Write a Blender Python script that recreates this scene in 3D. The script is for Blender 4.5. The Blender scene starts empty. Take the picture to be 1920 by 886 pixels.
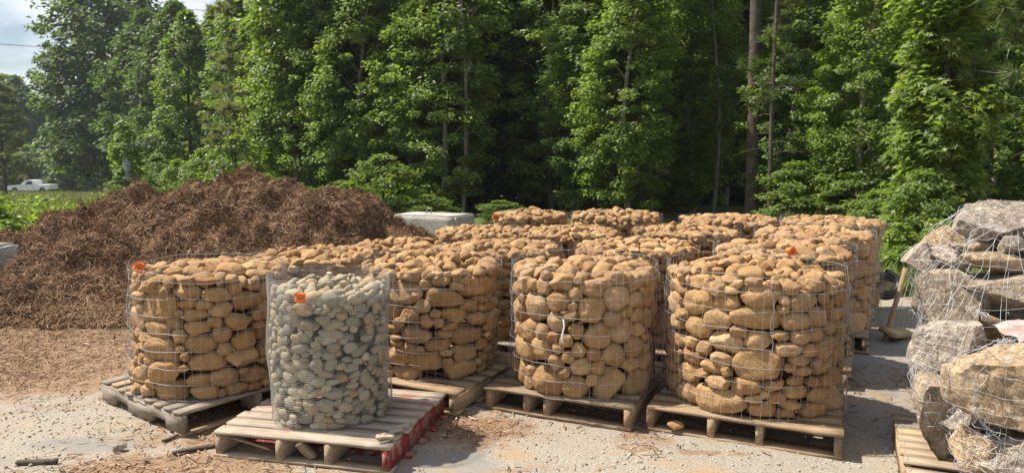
import bpy, math, random
import numpy as np
from mathutils import Vector, Matrix, noise
from mathutils.bvhtree import BVHTree

SC = bpy.context.scene
R = math.radians
# ------------------------------------------------------------------ camera
cam_d = bpy.data.cameras.new('camera')
cam = bpy.data.objects.new('camera', cam_d)
SC.collection.objects.link(cam)
SC.camera = cam
cam.location = (0, 0, 1.6)
cam.rotation_euler = (R(90 - 6.26), 0, 0)
cam_d.sensor_width = 36
cam_d.lens = 25.3125
cam_d.clip_start = 0.05
cam_d.clip_end = 2000
# ------------------------------------------------------------------ light
SUN_EL = R(56.5)
SUN_DIR = Vector((-0.98 * math.cos(SUN_EL), 0.20 * math.cos(SUN_EL), math.sin(SUN_EL))).normalized()
sd = bpy.data.lights.new('sun', 'SUN')
sd.energy = 5.0
sd.angle = R(0.55)
sd.color = (1.0, 0.93, 0.82)
so = bpy.data.objects.new('sun', sd)
SC.collection.objects.link(so)
so.rotation_euler = SUN_DIR.to_track_quat('Z', 'Y').to_euler()
so.location = (-30, 10, 50)
W = bpy.data.worlds.new('World')
SC.world = W
W.use_nodes = True
wn = W.node_tree
wn.nodes.clear()
out = wn.nodes.new('ShaderNodeOutputWorld')
bg = wn.nodes.new('ShaderNodeBackground')
sky = wn.nodes.new('ShaderNodeTexSky')
sky.sky_type = 'NISHITA'
sky.sun_disc = False
sky.sun_elevation = SUN_EL
sky.sun_rotation = math.atan2(SUN_DIR.x, SUN_DIR.y)
sky.air_density = 1.0
sky.dust_density = 1.5
bg.inputs['Strength'].default_value = 0.072
tcw = wn.nodes.new('ShaderNodeTexCoord')
mpw = wn.nodes.new('ShaderNodeMapping')
mpw.inputs['Scale'].default_value = (1.0, 1.0, 2.6)
mpw.inputs['Location'].default_value = (0.35, 0.1, 0.2)
cn = wn.nodes.new('ShaderNodeTexNoise')
cn.inputs['Scale'].default_value = 2.6
cn.inputs['Detail'].default_value = 8
cn.inputs['Roughness'].default_value = 0.58
cr = wn.nodes.new('ShaderNodeValToRGB')
cr.color_ramp.elements[0].position = 0.45
cr.color_ramp.elements[1].position = 0.62
mxw = wn.nodes.new('ShaderNodeMix')
mxw.data_type = 'RGBA'
mxw.inputs['B'].default_value = (10.5, 10.8, 11.4, 1)
wn.links.new(tcw.outputs['Generated'], mpw.inputs[0])
wn.links.new(mpw.outputs[0], cn.inputs['Vector'])
wn.links.new(cn.outputs['Fac'], cr.inputs[0])
wn.links.new(cr.outputs[0], mxw.inputs['Factor'])
wn.links.new(sky.outputs[0], mxw.inputs['A'])
wn.links.new(mxw.outputs['Result'], bg.inputs[0])
wn.links.new(bg.outputs[0], out.inputs[0])
SC.view_settings.view_transform = 'Standard'
SC.view_settings.look = 'None'
SC.view_settings.gamma = 1
SC.view_settings.exposure = 0.68
SC.cycles.max_bounces = 8
SC.cycles.diffuse_bounces = 3
SC.cycles.transmission_bounces = 4
SC.cycles.transparent_max_bounces = 8
SC.cycles.use_denoising = True

# ------------------------------------------------------------------ helpers
COL = SC.collection


def link(name, data, parent=None, loc=None, rot=None, scale=None):
    o = bpy.data.objects.new(name, data)
    COL.objects.link(o)
    if parent is not None:
        o.parent = parent
    if loc is not None:
        o.location = loc
    if rot is not None:
        o.rotation_euler = rot
    if scale is not None:
        o.scale = scale
    return o


def tag(o, label=None, cat=None, group=None, kind=None):
    if label: o['label'] = label
    if cat: o['category'] = cat
    if group: o['group'] = group
    if kind: o['kind'] = kind
    return o


def thing(name, label, cat, loc=(0, 0, 0), rz=0, group=None):
    return tag(link(name, None, None, loc, (0, 0, rz)), label, cat, group)


def np_mesh(name, V, faces, mat, smooth=False, attrs=None):
    """faces: list of (n,k) int arrays"""
    me = bpy.data.meshes.new(name)
    V = np.asarray(V, dtype=np.float32)
    faces = [np.asarray(f, dtype=np.int32) for f in faces if len(f)]
    me.vertices.add(len(V))
    me.vertices.foreach_set('co', V.ravel())
    nl = sum(f.size for f in faces)
    npol = sum(len(f) for f in faces)
    me.loops.add(nl)
    me.polygons.add(npol)
    me.loops.foreach_set('vertex_index', np.concatenate([f.ravel() for f in faces]))
    st, off = [], 0
    for f in faces:
        st.append(off + np.arange(len(f)) * f.shape[1])
        off += f.size
    me.polygons.foreach_set('loop_start', np.concatenate(st).astype(np.int32))
    me.update(calc_edges=True)
    if attrs:
        for k, v in attrs.items():
            a = me.attributes.new(k, 'FLOAT', 'POINT')
            a.data.foreach_set('value', np.asarray(v, dtype=np.float32))
    if mat: me.materials.append(mat)
    if smooth:
        me.polygons.foreach_set('use_smooth', np.ones(npol, dtype=bool))
    me.validate()
    return me


def join(parts):
    Vs, Fs, off = [], {}, 0
    for V, fl in parts:
        Vs.append(V)
        for f in fl:
            f = np.asarray(f)
            if len(f): Fs.setdefault(f.shape[1], []).append(f + off)
        off += len(V)
    return np.concatenate(Vs), [np.concatenate(v) for v in Fs.values()]


def boxes(L):
    """L: list of (cx,cy,cz,sx,sy,sz[,rotz])"""
    parts = []
    for b in L:
        cx, cy, cz, sx, sy, sz = b[:6]
        v = np.array([[x, y, z] for x in (-.5, .5) for y in (-.5, .5) for z in (-.5, .5)]) * [sx, sy, sz]
        if len(b) > 6:
            c, s = math.cos(b[6]), math.sin(b[6])
            v = v @ np.array([[c, s, 0], [-s, c, 0], [0, 0, 1]])
        v = v + [cx, cy, cz]
        f = np.array([[0, 1, 3, 2], [4, 6, 7, 5], [0, 4, 5, 1], [2, 3, 7, 6], [0, 2, 6, 4], [1, 5, 7, 3]])
        parts.append((v, [f]))
    return join(parts)


def tube(P, r, k=4, cap=True):
    P = np.asarray(P, float)
    n = len(P)
    r = np.broadcast_to(np.asarray(r, float), (n,))
    T = np.gradient(P, axis=0)
    T /= np.linalg.norm(T, axis=1)[:, None] + 1e-9
    mt = np.abs(T.mean(0))
    ref = np.eye(3)[int(np.argmin(mt))]
    A = np.cross(T, ref)
    A /= np.linalg.norm(A, axis=1)[:, None] + 1e-9
    B = np.cross(T, A)
    a = np.arange(k) * 2 * math.pi / k
    V = P[:, None] + r[:, None, None] * (np.cos(a)[None, :, None] * A[:, None] + np.sin(a)[None, :, None] * B[:, None])
    i = np.arange(n - 1)[:, None] * k
    j = np.arange(k)[None]
    j2 = (j + 1) % k
    F = np.stack([i + j, i + j2, i + k + j2, i + k + j], -1).reshape(-1, 4)
    fl = [F]
    if cap and k == 4:
        fl.append(np.array([[3, 2, 1, 0], [(n - 1) * k + q for q in range(4)]]))
    return V.reshape(-1, 3), fl


_ico = {}


def ico(sub):
    if sub in _ico: return _ico[sub]
    import bmesh
    bm = bmesh.new()
    bmesh.ops.create_icosphere(bm, subdivisions=sub, radius=1)
    V = np.array([v.co[:] for v in bm.verts])
    F = np.array([[v.index for v in f.verts] for f in bm.faces])
    bm.free()
    _ico[sub] = (V, F)
    return V, F


def fnoise(V, sc, seed, oct=3):
    o = Vector((seed * 7.13, seed * 3.7, seed * 1.9))
    return np.array([noise.fractal(Vector(v) * sc + o, 1.0, 2.0, oct) for v in V])


# ------------------------------------------------------------------ materials
def mat(name):
    m = bpy.data.materials.new(name)
    m.use_nodes = True
    nt = m.node_tree
    b = nt.nodes['Principled BSDF']
    return m, nt, b


def N(nt, t, **kw):
    n = nt.nodes.new('ShaderNode' + t)
    for k, v in kw.items():
        if k in n.inputs: n.inputs[k].default_value = v
        else: setattr(n, k, v)
    return n


def ramp(nt, fac, stops, interp='LINEAR'):
    r = nt.nodes.new('ShaderNodeValToRGB')
    e = r.color_ramp.elements
    r.color_ramp.interpolation = interp
    while len(e) < len(stops): e.new(0.5)
    for i, (p, c) in enumerate(stops):
        e[i].position = p
        e[i].color = (*c, 1) if len(c) == 3 else c
    nt.links.new(fac, r.inputs[0])
    return r.outputs[0]


def mix(nt, fac, a, b, mode='MIX'):
    m = nt.nodes.new('ShaderNodeMix')
    m.data_type = 'RGBA'
    m.blend_type = mode
    for s, v in (('Factor', fac), ('A', a), ('B', b)):
        if hasattr(v, 'node'): nt.links.new(v, m.inputs[s])
        elif s == 'Factor': m.inputs[s].default_value = v
        else: m.inputs[s].default_value = (*v, 1) if len(v) == 3 else v
    return m.outputs['Result']


def bump(nt, b, h, strength=0.4, dist=0.01):
    n = N(nt, 'Bump', Strength=strength, Distance=dist)
    nt.links.new(h, n.inputs['Height'])
    nt.links.new(n.outputs[0], b.inputs['Normal'])


def coord(nt, which='Object'):
    return N(nt, 'TexCoord').outputs[which]


def noise_t(nt, vec, scale, detail=4, rough=0.55, dist=0.0):
    n = N(nt, 'TexNoise', Scale=scale, Detail=detail, Roughness=rough, Distortion=dist)
    nt.links.new(vec, n.inputs['Vector'])
    return n.outputs['Fac']


def math_n(nt, op, a, b=None):
    n = nt.nodes.new('ShaderNodeMath')
    n.operation = op
    for i, v in enumerate((a, b)):
        if v is None: continue
        if hasattr(v, 'node'): nt.links.new(v, n.inputs[i])
        else: n.inputs[i].default_value = v
    return n.outputs[0]


def stone_mat(name, stops, per_island=False, bumps=0.35, spots=(0.20, 0.10, 0.04), fine=22):
    m, nt, b = mat(name)
    if per_island:
        rnd = N(nt, 'NewGeometry').outputs['Random Per Island']
    else:
        rnd = N(nt, 'ObjectInfo').outputs['Random']
    geo = N(nt, 'NewGeometry').outputs['Position']
    base = ramp(nt, rnd, stops, 'LINEAR')
    n1 = noise_t(nt, geo, fine, 5, 0.6)
    n2 = noise_t(nt, geo, 5.0, 3)
    n3 = noise_t(nt, geo, 90, 3, 0.7)
    c = mix(nt, ramp(nt, n1, [(0.38, (0, 0, 0)), (0.72, (1, 1, 1))]), base, spots, 'MIX')
    mm = mix(nt, 0.55, base, c)
    mm = mix(nt, ramp(nt, n2, [(0.3, (0.0,) * 3), (0.7, (0.42,) * 3)]), mm, (1.2, 1.15, 1.05), 'MULTIPLY')
    mm = mix(nt, ramp(nt, n3, [(0.42, (0.4,) * 3), (0.6, (0,) * 3)]), mm, (0.62, 0.56, 0.5), 'MULTIPLY')
    nt.links.new(mm, b.inputs['Base Color'])
    b.inputs['Roughness'].default_value = 0.88
    b.inputs['Specular IOR Level'].default_value = 0.3
    hb = math_n(nt, 'ADD', math_n(nt, 'MULTIPLY', n1, 1.0), math_n(nt, 'MULTIPLY', n3, 0.35))
    bump(nt, b, hb, bumps, 0.012)
    return m


TAN = [(0.0, (0.447, 0.282, 0.131)), (0.12, (0.309, 0.183, 0.083)), (0.26, (0.501, 0.345, 0.183)), (0.40, (0.384, 0.232, 0.101)), (0.52, (0.458, 0.301, 0.152)),
       (0.64, (0.330, 0.212, 0.109)), (0.76, (0.426, 0.272, 0.126)), (0.86, (0.384, 0.266, 0.152)), (0.94, (0.320, 0.163, 0.074)), (1.0, (0.533, 0.395, 0.235))]
M_TAN = stone_mat('river_stone_tan', TAN, False, 0.55)
M_TAN_I = stone_mat('river_stone_tan_fill', TAN, True)
GRY = [(0.0, (0.325, 0.278, 0.185)), (0.14, (0.464, 0.388, 0.251)), (0.28, (0.260, 0.239, 0.177)), (0.42, (0.483, 0.371, 0.198)), (0.56, (0.353, 0.300, 0.210)),
       (0.7, (0.557, 0.476, 0.330)), (0.82, (0.288, 0.265, 0.206)), (0.93, (0.464, 0.291, 0.124)), (1.0, (0.399, 0.327, 0.198))]
M_GRY = stone_mat('pebble_grey', GRY, False, 0.2, (0.25, 0.25, 0.22), 40)
M_GRY_I = stone_mat('pebble_grey_fill', GRY, True, 0.2, (0.25, 0.25, 0.22), 40)


def boulder_mat(name, a, bcol, ccol, dark):
    m, nt, b = mat(name)
    v = coord(nt)
    n1 = noise_t(nt, v, 3.2, 8, 0.68, 0.8)
    n2 = noise_t(nt, v, 14, 6, 0.7)
    n3 = noise_t(nt, v, 60, 4, 0.7)
    c = ramp(nt, n1, [(0.30, dark), (0.42, a), (0.52, bcol), (0.66, ccol), (0.8, a)])
    c = mix(nt, ramp(nt, n2, [(0.40, (0.75,) * 3), (0.56, (0,) * 3)]), c, (0.45, 0.42, 0.40), 'MULTIPLY')
    c = mix(nt, ramp(nt, n3, [(0.52, (0,) * 3), (0.66, (0.55,) * 3)]), c, (0.70, 0.66, 0.58))
    w = N(nt, 'TexVoronoi', Scale=5.0)
    w.feature = 'DISTANCE_TO_EDGE'
    nt.links.new(math_v(nt, v, n1), w.inputs['Vector'])
    crack = ramp(nt, w.outputs['Distance'], [(0.0, (0.25,) * 3), (0.03, (1,) * 3)])
    c = mix(nt, 0.6, c, crack, 'MULTIPLY')
    nt.links.new(c, b.inputs['Base Color'])
    b.inputs['Roughness'].default_value = 0.85
    hb = math_n(nt, 'ADD', n2, math_n(nt, 'MULTIPLY', n3, 0.4))
    bump(nt, b, hb, 0.8, 0.03)
    return m


def math_v(nt, v, n):
    a = nt.nodes.new('ShaderNodeVectorMath')
    a.operation = 'ADD'
    nt.links.new(v, a.inputs[0])
    nt.links.new(n, a.inputs[1])
    return a.outputs[0]


M_BG = boulder_mat('boulder_grey', (0.460, 0.379, 0.293), (0.280, 0.226, 0.180), (0.660, 0.586, 0.486), (0.130, 0.106, 0.090))
M_BT = boulder_mat('boulder_tan', (0.47, 0.33, 0.18), (0.36, 0.25, 0.14), (0.55, 0.43, 0.28), (0.22, 0.14, 0.08))
M_BB = boulder_mat('boulder_brown', (0.42, 0.33, 0.225), (0.30, 0.235, 0.165), (0.54, 0.46, 0.35), (0.17, 0.125, 0.09))


def simple(name, col, rough=0.6, metal=0.0, nscale=None, var=0.25, bmp=0.0):
    m, nt, b = mat(name)
    b.inputs['Roughness'].default_value = rough
    b.inputs['Metallic'].default_value = metal
    if nscale:
        n = noise_t(nt, coord(nt), nscale, 5)
        lo = tuple(c * (1 - var) for c in col)
        hi = tuple(min(1, c * (1 + var)) for c in col)
        nt.links.new(ramp(nt, n, [(0.3, lo), (0.7, hi)]), b.inputs['Base Color'])
        if bmp: bump(nt, b, n, bmp, 0.01)
    else:
        b.inputs['Base Color'].default_value = (*col, 1)
    return m


M_WIRE = simple('galvanised_wire', (0.42, 0.42, 0.41), 0.5, 0.4)
M_WIRE_D = simple('weathered_wire', (0.30, 0.27, 0.235), 0.6, 0.35)
M_WIRE_L = simple('bright_wire', (0.48, 0.49, 0.50), 0.5, 0.4)
M_ORANGE = simple('orange_tag', (0.85, 0.19, 0.03), 0.55)
M_INK = simple('ink', (0.12, 0.03, 0.02), 0.6)
M_BLACK = simple('black_plastic', (0.02, 0.02, 0.022), 0.45)
M_STEEL = simple('steel_loop', (0.28, 0.27, 0.26), 0.5, 0.6)


def wood_mat(name, stops, stain=None):
    m, nt, b = mat(name)
    rnd = N(nt, 'ObjectInfo').outputs['Random']
    v = coord(nt)
    mp = N(nt, 'Mapping')
    mp.inputs['Scale'].default_value = (2.0, 42, 42)
    nt.links.new(v, mp.inputs[0])
    g = noise_t(nt, mp.outputs[0], 1.6, 6, 0.62, 0.6)
    n2 = noise_t(nt, v, 5, 4)
    base = ramp(nt, rnd, stops)
    c = mix(nt, ramp(nt, g, [(0.35, (0.8,) * 3), (0.6, (0,) * 3)]), base, (0.50, 0.44, 0.38), 'MULTIPLY')
    c = mix(nt, ramp(nt, n2, [(0.45, (0,) * 3), (0.7, (0.45,) * 3)]), c, (0.55, 0.50, 0.45), 'MULTIPLY')
    if stain:
        n4 = noise_t(nt, N(nt, 'NewGeometry').outputs['Position'], stain[1], 4)
        c = mix(nt, ramp(nt, n4, [(stain[2], (0,) * 3), (stain[2] + 0.05, (0.8,) * 3)]), c, stain[0])
    nt.links.new(c, b.inputs['Base Color'])
    b.inputs['Roughness'].default_value = 0.85
    bump(nt, b, g, 0.5, 0.004)
    return m


M_WOOD = wood_mat('pallet_wood_tan', [(0, (0.36, 0.24, 0.13)), (0.4, (0.42, 0.30, 0.18)), (0.7, (0.30, 0.22, 0.14)), (1, (0.46, 0.34, 0.20))])
M_WOODG = wood_mat('pallet_wood_grey', [(0, (0.36, 0.27, 0.185)), (0.35, (0.43, 0.345, 0.245)), (0.6, (0.28, 0.25, 0.215)), (0.8, (0.49, 0.355, 0.205)), (1, (0.38, 0.30, 0.215))])
M_WOODW = wood_mat('pallet_wood_bleached', [(0, (0.50, 0.41, 0.31)), (0.5, (0.44, 0.36, 0.28)), (1, (0.53, 0.45, 0.35))], ((0.42, 0.16, 0.13), 3.0, 0.62))
M_RED = wood_mat('pallet_wood_red_paint', [(0, (0.27, 0.035, 0.033)), (1, (0.21, 0.028, 0.026))], ((0.28, 0.17, 0.12), 13, 0.50))


def leaf_mat(name, cols, trans=0.5, rough=0.42, tmul=(1.65, 1.75, 0.6)):
    m, nt, b = mat(name)
    rnd = N(nt, 'NewGeometry').outputs['Random Per Island']
    pos = N(nt, 'NewGeometry').outputs['Position']
    c = ramp(nt, rnd, cols)
    n = noise_t(nt, pos, 0.5, 2)
    c = mix(nt, ramp(nt, n, [(0.35, (0,) * 3), (0.7, (0.6,) * 3)]), c, (1.25, 1.15, 0.7), 'MULTIPLY')
    nt.links.new(c, b.inputs['Base Color'])
    b.inputs['Roughness'].default_value = rough
    b.inputs['Specular IOR Level'].default_value = 0.38
    t = N(nt, 'BsdfTranslucent')
    nt.links.new(mix(nt, 1.0, c, tmul, 'MULTIPLY'), t.inputs[0])
    ms = N(nt, 'MixShader')
    ms.inputs[0].default_value = trans
    nt.links.new(b.outputs[0], ms.inputs[1])
    nt.links.new(t.outputs[0], ms.inputs[2])
    nt.links.new(ms.outputs[0], nt.nodes['Material Output'].inputs[0])
    return m


M_LEAF = leaf_mat('leaf_green', [(0, (0.077, 0.127, 0.043)), (0.4, (0.118, 0.182, 0.057)), (0.8, (0.165, 0.231, 0.071)), (1, (0.212, 0.275, 0.095))])
M_LEAF2 = leaf_mat('leaf_yellow_green', [(0, (0.106, 0.164, 0.043)), (0.5, (0.168, 0.239, 0.057)), (1, (0.235, 0.297, 0.085))], 0.5)
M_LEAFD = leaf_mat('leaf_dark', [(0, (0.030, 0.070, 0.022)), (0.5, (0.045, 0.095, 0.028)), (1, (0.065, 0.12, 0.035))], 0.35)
M_LEAFO = leaf_mat('leaf_oak', [(0, (0.054, 0.098, 0.027)), (0.5, (0.078, 0.132, 0.033)), (1, (0.114, 0.172, 0.048))], 0.4, 0.55)
M_PINE = leaf_mat('pine_needles', [(0, (0.06, 0.105, 0.03)), (0.6, (0.09, 0.14, 0.045)), (1, (0.14, 0.16, 0.06))], 0.3)
M_PINEG = leaf_mat('pine_needles_grey', [(0, (0.15, 0.18, 0.10)), (0.6, (0.19, 0.215, 0.125)), (1, (0.24, 0.245, 0.15))], 0.3)
M_GRASS = leaf_mat('grass_blades', [(0, (0.075, 0.12, 0.03)), (0.4, (0.12, 0.18, 0.045)), (0.8, (0.18, 0.23, 0.07)), (1, (0.30, 0.28, 0.14))], 0.4)
M_GRASSD = leaf_mat('bank_weeds', [(0, (0.12, 0.13, 0.07)), (0.5, (0.15, 0.17, 0.09)), (0.8, (0.24, 0.24, 0.15)), (1, (0.34, 0.31, 0.22))], 0.3)
M_BARK = simple('bark_brown', (0.085, 0.064, 0.05), 0.9, 0, 9, 0.5, 0.8)
M_BARKL = simple('bark_pale', (0.25, 0.225, 0.19), 0.9, 0, 7, 0.4, 0.6)
M_BARKM = simple('bark_middling', (0.17, 0.145, 0.12), 0.9, 0, 7, 0.4, 0.6)
M_BARKW = simple('bark_white', (0.52, 0.52, 0.48), 0.85, 0, 5, 0.25, 0.4)

# ------------------------------------------------------------------ ground
# (cx, cy, rx, ry, weight) soft blobs in metres
MULCH = [(-1.9, 8.8, .7, .6, 1.2), (-4.6, 7.0, 3.2, .75, 1.8), (-2.6, 3.45, .5, .12, .5), (.2, 3.55, .5, .07, .42), (1.6, 3.35, .5, .10, .45), (-.15, 3.85, .2, .12, .5), (1.1, 3.75, .3, .05, .5), (-4.6, 6.0, 2.8, 1.4, 1.3), (-3.6, 5.2, 1.0, .55, 1.0), (-6, 9, 3, 4, 1.3), (-1.7, 3.55, .75, .35, .75), (-1.1, 3.35, .9, .22, .8),
         (-0.22, 4.15, .45, .32, .8), (-1.6, 4.4, .8, .8, .7), (-3.5, 4.0, .3, .15, .5), (0.9, 5.0, 3, 1.2, .45), (3.3, 5.5, .5, .5, .3), (0.75, 4.0, .22, .4, .5),
         (-0.6, 5.0, 1.5, 1.0, .5), (0, 13, 9, 4, .8), (7, 12, 3, 6, .9), (3.2, 9.5, 2, 1.5, .8)]
STAIN = [(0.02, 3.72, .14, .10, 1.0), (0.18, 3.9, .35, .05, .45), (0.62, 3.75, .30, .045, .6), (0.98, 3.5, .17, .16, .9), (0.83, 3.62, .16, .08, .7), (0.33, 3.45, .07, .03, .6), (-2.3, 3.45, .35, .15, .5), (1.15, 3.3, .2, .08, .8)]
SMOOTH = [(2.55, 4.6, .55, .9, 1.3), (2.7, 6.0, 1.0, 1.4, 1.2), (-0.45, 3.6, .5, .25, .9), (-2.35, 3.9, .45, .14, .9), (-2.9, 3.65, .5, .12, .7), (3.8, 3.6, 1, 1, 1)]


def blobs(x, y, L):
    s = np.zeros_like(x)
    for cx, cy, rx, ry, w in L:
        s = np.maximum(s, w * np.exp(-(((x - cx) / rx) ** 2 + ((y - cy) / ry) ** 2)))
    return s


def vnoise(x, y, sc, seed=0, oct=4):
    """cheap numpy value noise fBm, about -1..1"""
    tot = np.zeros_like(x, dtype=float)
    a, amp = 1.0, 0.0
    for o in range(oct):
        xs, ys = x * sc + 31.7 * seed + 11 * o, y * sc - 17.3 * seed + 5 * o
        xi, yi = np.floor(xs), np.floor(ys)
        fx, fy = xs - xi, ys - yi
        fx, fy = fx * fx * (3 - 2 * fx), fy * fy * (3 - 2 * fy)

        def h(a_, b_):
            v = np.sin(a_ * 127.1 + b_ * 311.7 + seed * 13.7) * 43758.5453
            return (v - np.floor(v)) * 2 - 1
        v = (h(xi, yi) * (1 - fx) + h(xi + 1, yi) * fx) * (1 - fy) + (h(xi, yi + 1) * (1 - fx) + h(xi + 1, yi + 1) * fx) * fy
        tot += v * a
        amp += a
        a *= 0.5
        sc *= 2.03
    return tot / amp


def terrain(x, y):
    x, y = np.asarray(x, float), np.asarray(y, float)
    t = np.clip((y - 16) / 79, 0, 1)
    side = np.clip((4 - x) / 10, 0, 1) * 0.75 + 0.25
    z = -3.3 * t * side
    z = z + 0.12 * np.clip((y - 10) / 10, 0, 1) * vnoise(x, y, 0.3, 3)
    near = np.clip((9 - y) / 3, 0, 1)
    z = z + near * (0.012 * vnoise(x, y, 1.3, 1) + 0.004 * vnoise(x, y, 14, 2))
    # low crushed stone ridge in front of the middle pallets
    z = z + 0.02 * np.exp(-(((x - .45) / .75) ** 2 + ((y - 3.78) / .22) ** 2)) * (1 - np.clip((y - 3.95) / .1, 0, 1))
    return z


def axis(fine_lo, fine_hi, step, far_lo, far_hi):
    a = list(np.arange(fine_lo, fine_hi, step))
    s, v = step, fine_hi
    while v < far_hi:
        a.append(v)
        s *= 1.22
        v += s
    a.append(far_hi)
    s, v = step * 1.2, fine_lo - step
    b = []
    while v > far_lo:
        b.append(v)
        s *= 1.22
        v -= s
    b.append(far_lo)
    return np.array(b[::-1] + a)


gx, gy = axis(-6, 6, 0.035, -500, 500), axis(2.6, 7.5, 0.03, -300, 700)
X, Y = np.meshgrid(gx, gy)
Z = terrain(X, Y)
nx, ny = len(gx), len(gy)
idx = np.arange(nx * ny).reshape(ny, nx)
GF = np.stack([idx[:-1, :-1], idx[:-1, 1:], idx[1:, 1:], idx[1:, :-1]], -1).reshape(-1, 4)
grass = np.clip((-X - 5.6) / .6 + (Y - 11.5) / 3, 0, 1) * np.clip((Y - 10) / 1.5, 0, 1)
grass = np.maximum(grass, np.clip((Y - 11) / 2, 0, 1))


def ground_material():
    m, nt, b = mat('yard_ground')
    pos = N(nt, 'NewGeometry').outputs['Position']

    def at(nm):
        a = N(nt, 'Attribute')
        a.attribute_name = nm
        return a.outputs['Fac']
    n_big = noise_t(nt, pos, 1.1, 5, 0.6)
    n_mid = noise_t(nt, pos, 7, 6, 0.7)
    n_fine = noise_t(nt, pos, 55, 4, 0.7)
    vor = N(nt, 'TexVoronoi', Scale=95.0)
    nt.links.new(pos, vor.inputs['Vector'])
    peb = N(nt, 'TexVoronoi', Scale=85.0)
    nt.links.new(pos, peb.inputs['Vector'])
    # rough exposed aggregate: pale pieces of different tone
    agg = ramp(nt, peb.outputs['Color'], [(0.1, (0.33, 0.285, 0.225)), (0.35, (0.45, 0.405, 0.33)), (0.7, (0.52, 0.475, 0.395)), (1, (0.62, 0.58, 0.50))])
    agg = mix(nt, ramp(nt, n_mid, [(0.35, (0,) * 3), (0.65, (0.8,) * 3)]), agg, mix(nt, n_fine, (0.36, 0.32, 0.26), (0.60, 0.56, 0.47)))
    agg = mix(nt, ramp(nt, peb.outputs['Distance'], [(0.0, (0,) * 3), (0.35, (0,) * 3), (0.7, (0.5,) * 3)]), agg, (0.30, 0.26, 0.21))
    agg = mix(nt, ramp(nt, n_big, [(0.4, (0,) * 3), (0.6, (0.7,) * 3)]), agg, (0.80, 0.83, 0.88), 'MULTIPLY')
    smooth_c = mix(nt, n_mid, (0.27, 0.265, 0.25), (0.43, 0.41, 0.37))
    smooth_c = mix(nt, ramp(nt, n_fine, [(0.35, (0.5,) * 3), (0.6, (0,) * 3)]), smooth_c, (0.6, 0.58, 0.56), 'MULTIPLY')
    sm = math_n(nt, 'ADD', at('smooth'), math_n(nt, 'MULTIPLY', math_n(nt, 'SUBTRACT', n_mid, 0.5), 1.2))
    c = mix(nt, ramp(nt, sm, [(0.38, (0,) * 3), (0.58, (1,) * 3)]), agg, smooth_c)
    # rust tinted stains
    st = math_n(nt, 'ADD', at('stain'), math_n(nt, 'MULTIPLY', math_n(nt, 'SUBTRACT', n_mid, 0.5), 1.0))
    c = mix(nt, ramp(nt, st, [(0.35, (0,) * 3), (0.8, (0.6,) * 3)]), c, (0.50, 0.33, 0.19))
    # mulch crumbs trodden into the slab
    mu = math_n(nt, 'ADD', at('mulch'), math_n(nt, 'MULTIPLY', math_n(nt, 'SUBTRACT', n_mid, 0.5), 1.3))
    mu = math_n(nt, 'ADD', mu, math_n(nt, 'MULTIPLY', math_n(nt, 'SUBTRACT', n_fine, 0.5), 0.9))
    c = mix(nt, 1.0, c, mix(nt, n_big, (0.55, 0.54, 0.52), (0.93, 0.915, 0.90)), 'MULTIPLY')
    n_dirt = noise_t(nt, pos, 2.7, 7, 0.72, 0.6)
    c = mix(nt, ramp(nt, n_dirt, [(0.48, (0,) * 3), (0.62, (0.5,) * 3)]), c, (0.32, 0.255, 0.18))
    dirt = ramp(nt, n_fine, [(0.3, (0.10, 0.060, 0.035)), (0.5, (0.23, 0.145, 0.085)), (0.72, (0.42, 0.29, 0.18))])
    c = mix(nt, ramp(nt, mu, [(0.30, (0,) * 3), (0.52, (0.93,) * 3)]), c, dirt)
    gr = mix(nt, n_mid, (0.05, 0.06, 0.02), (0.13, 0.15, 0.055))
    c = mix(nt, at('grass'), c, gr)
    nt.links.new(c, b.inputs['Base Color'])
    b.inputs['Roughness'].default_value = 0.92
    b.inputs['Specular IOR Level'].default_value = 0.2
    inv = math_n(nt, 'SUBTRACT', 1.0, peb.outputs['Distance'])
    keep = math_n(nt, 'SUBTRACT', 1.0, ramp(nt, sm, [(0.38, (0,) * 3), (0.58, (0.85,) * 3)]))
    h = math_n(nt, 'ADD', math_n(nt, 'MULTIPLY', inv, keep), math_n(nt, 'MULTIPLY', n_fine, 0.8))
    bump(nt, b, h, 0.55, 0.006)
    return m


mul = blobs(X, Y, MULCH)
me = np_mesh('ground', np.stack([X, Y, Z], -1).reshape(-1, 3), [GF], ground_material(), True,
             dict(mulch=mul.ravel(), stain=blobs(X, Y, STAIN).ravel(), smooth=blobs(X, Y, SMOOTH).ravel(), grass=grass.ravel()))
tag(link('ground', me), kind='structure')

# ------------------------------------------------------------------ river stones
rng = np.random.default_rng(7)


def stone_proto(seed, sub, p, rough, flat=0.0):
    V, F = ico(sub)
    V = V / (np.abs(V) ** p).sum(1)[:, None] ** (1 / p)
    r = random.Random(seed)
    # shear and taper
    V = V.copy()
    V[:, 2] *= 1 + 0.22 * r.uniform(-1, 1) * V[:, 0]
    V[:, 1] *= 1 + 0.25 * r.uniform(-1, 1) * V[:, 0]
    V[:, 2] += 0.15 * r.uniform(-1, 1) * V[:, 0] ** 2
    for _ in range(2 + (seed % 4)):
        n = np.array([r.gauss(0, 1), r.gauss(0, 1), r.gauss(0, 1)])
        n /= np.linalg.norm(n)
        d = V @ n
        lim = r.uniform(0.66, 0.92)
        over = np.maximum(0, d - lim)
        V -= n * (over * 0.9)[:, None]
    nz = fnoise(V, 1.1, seed, 2) * rough + fnoise(V, 3.0, seed + 50, 3) * rough * 0.28
    nz = nz + (fnoise(V, 7.0, seed + 80, 3) * .012 if sub > 3 else 0)
    V *= (1 + nz)[:, None]
    lo, hi = V.min(0), V.max(0)
    V = (V - (lo + hi) / 2) / (hi - lo)
    return V, F


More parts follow.
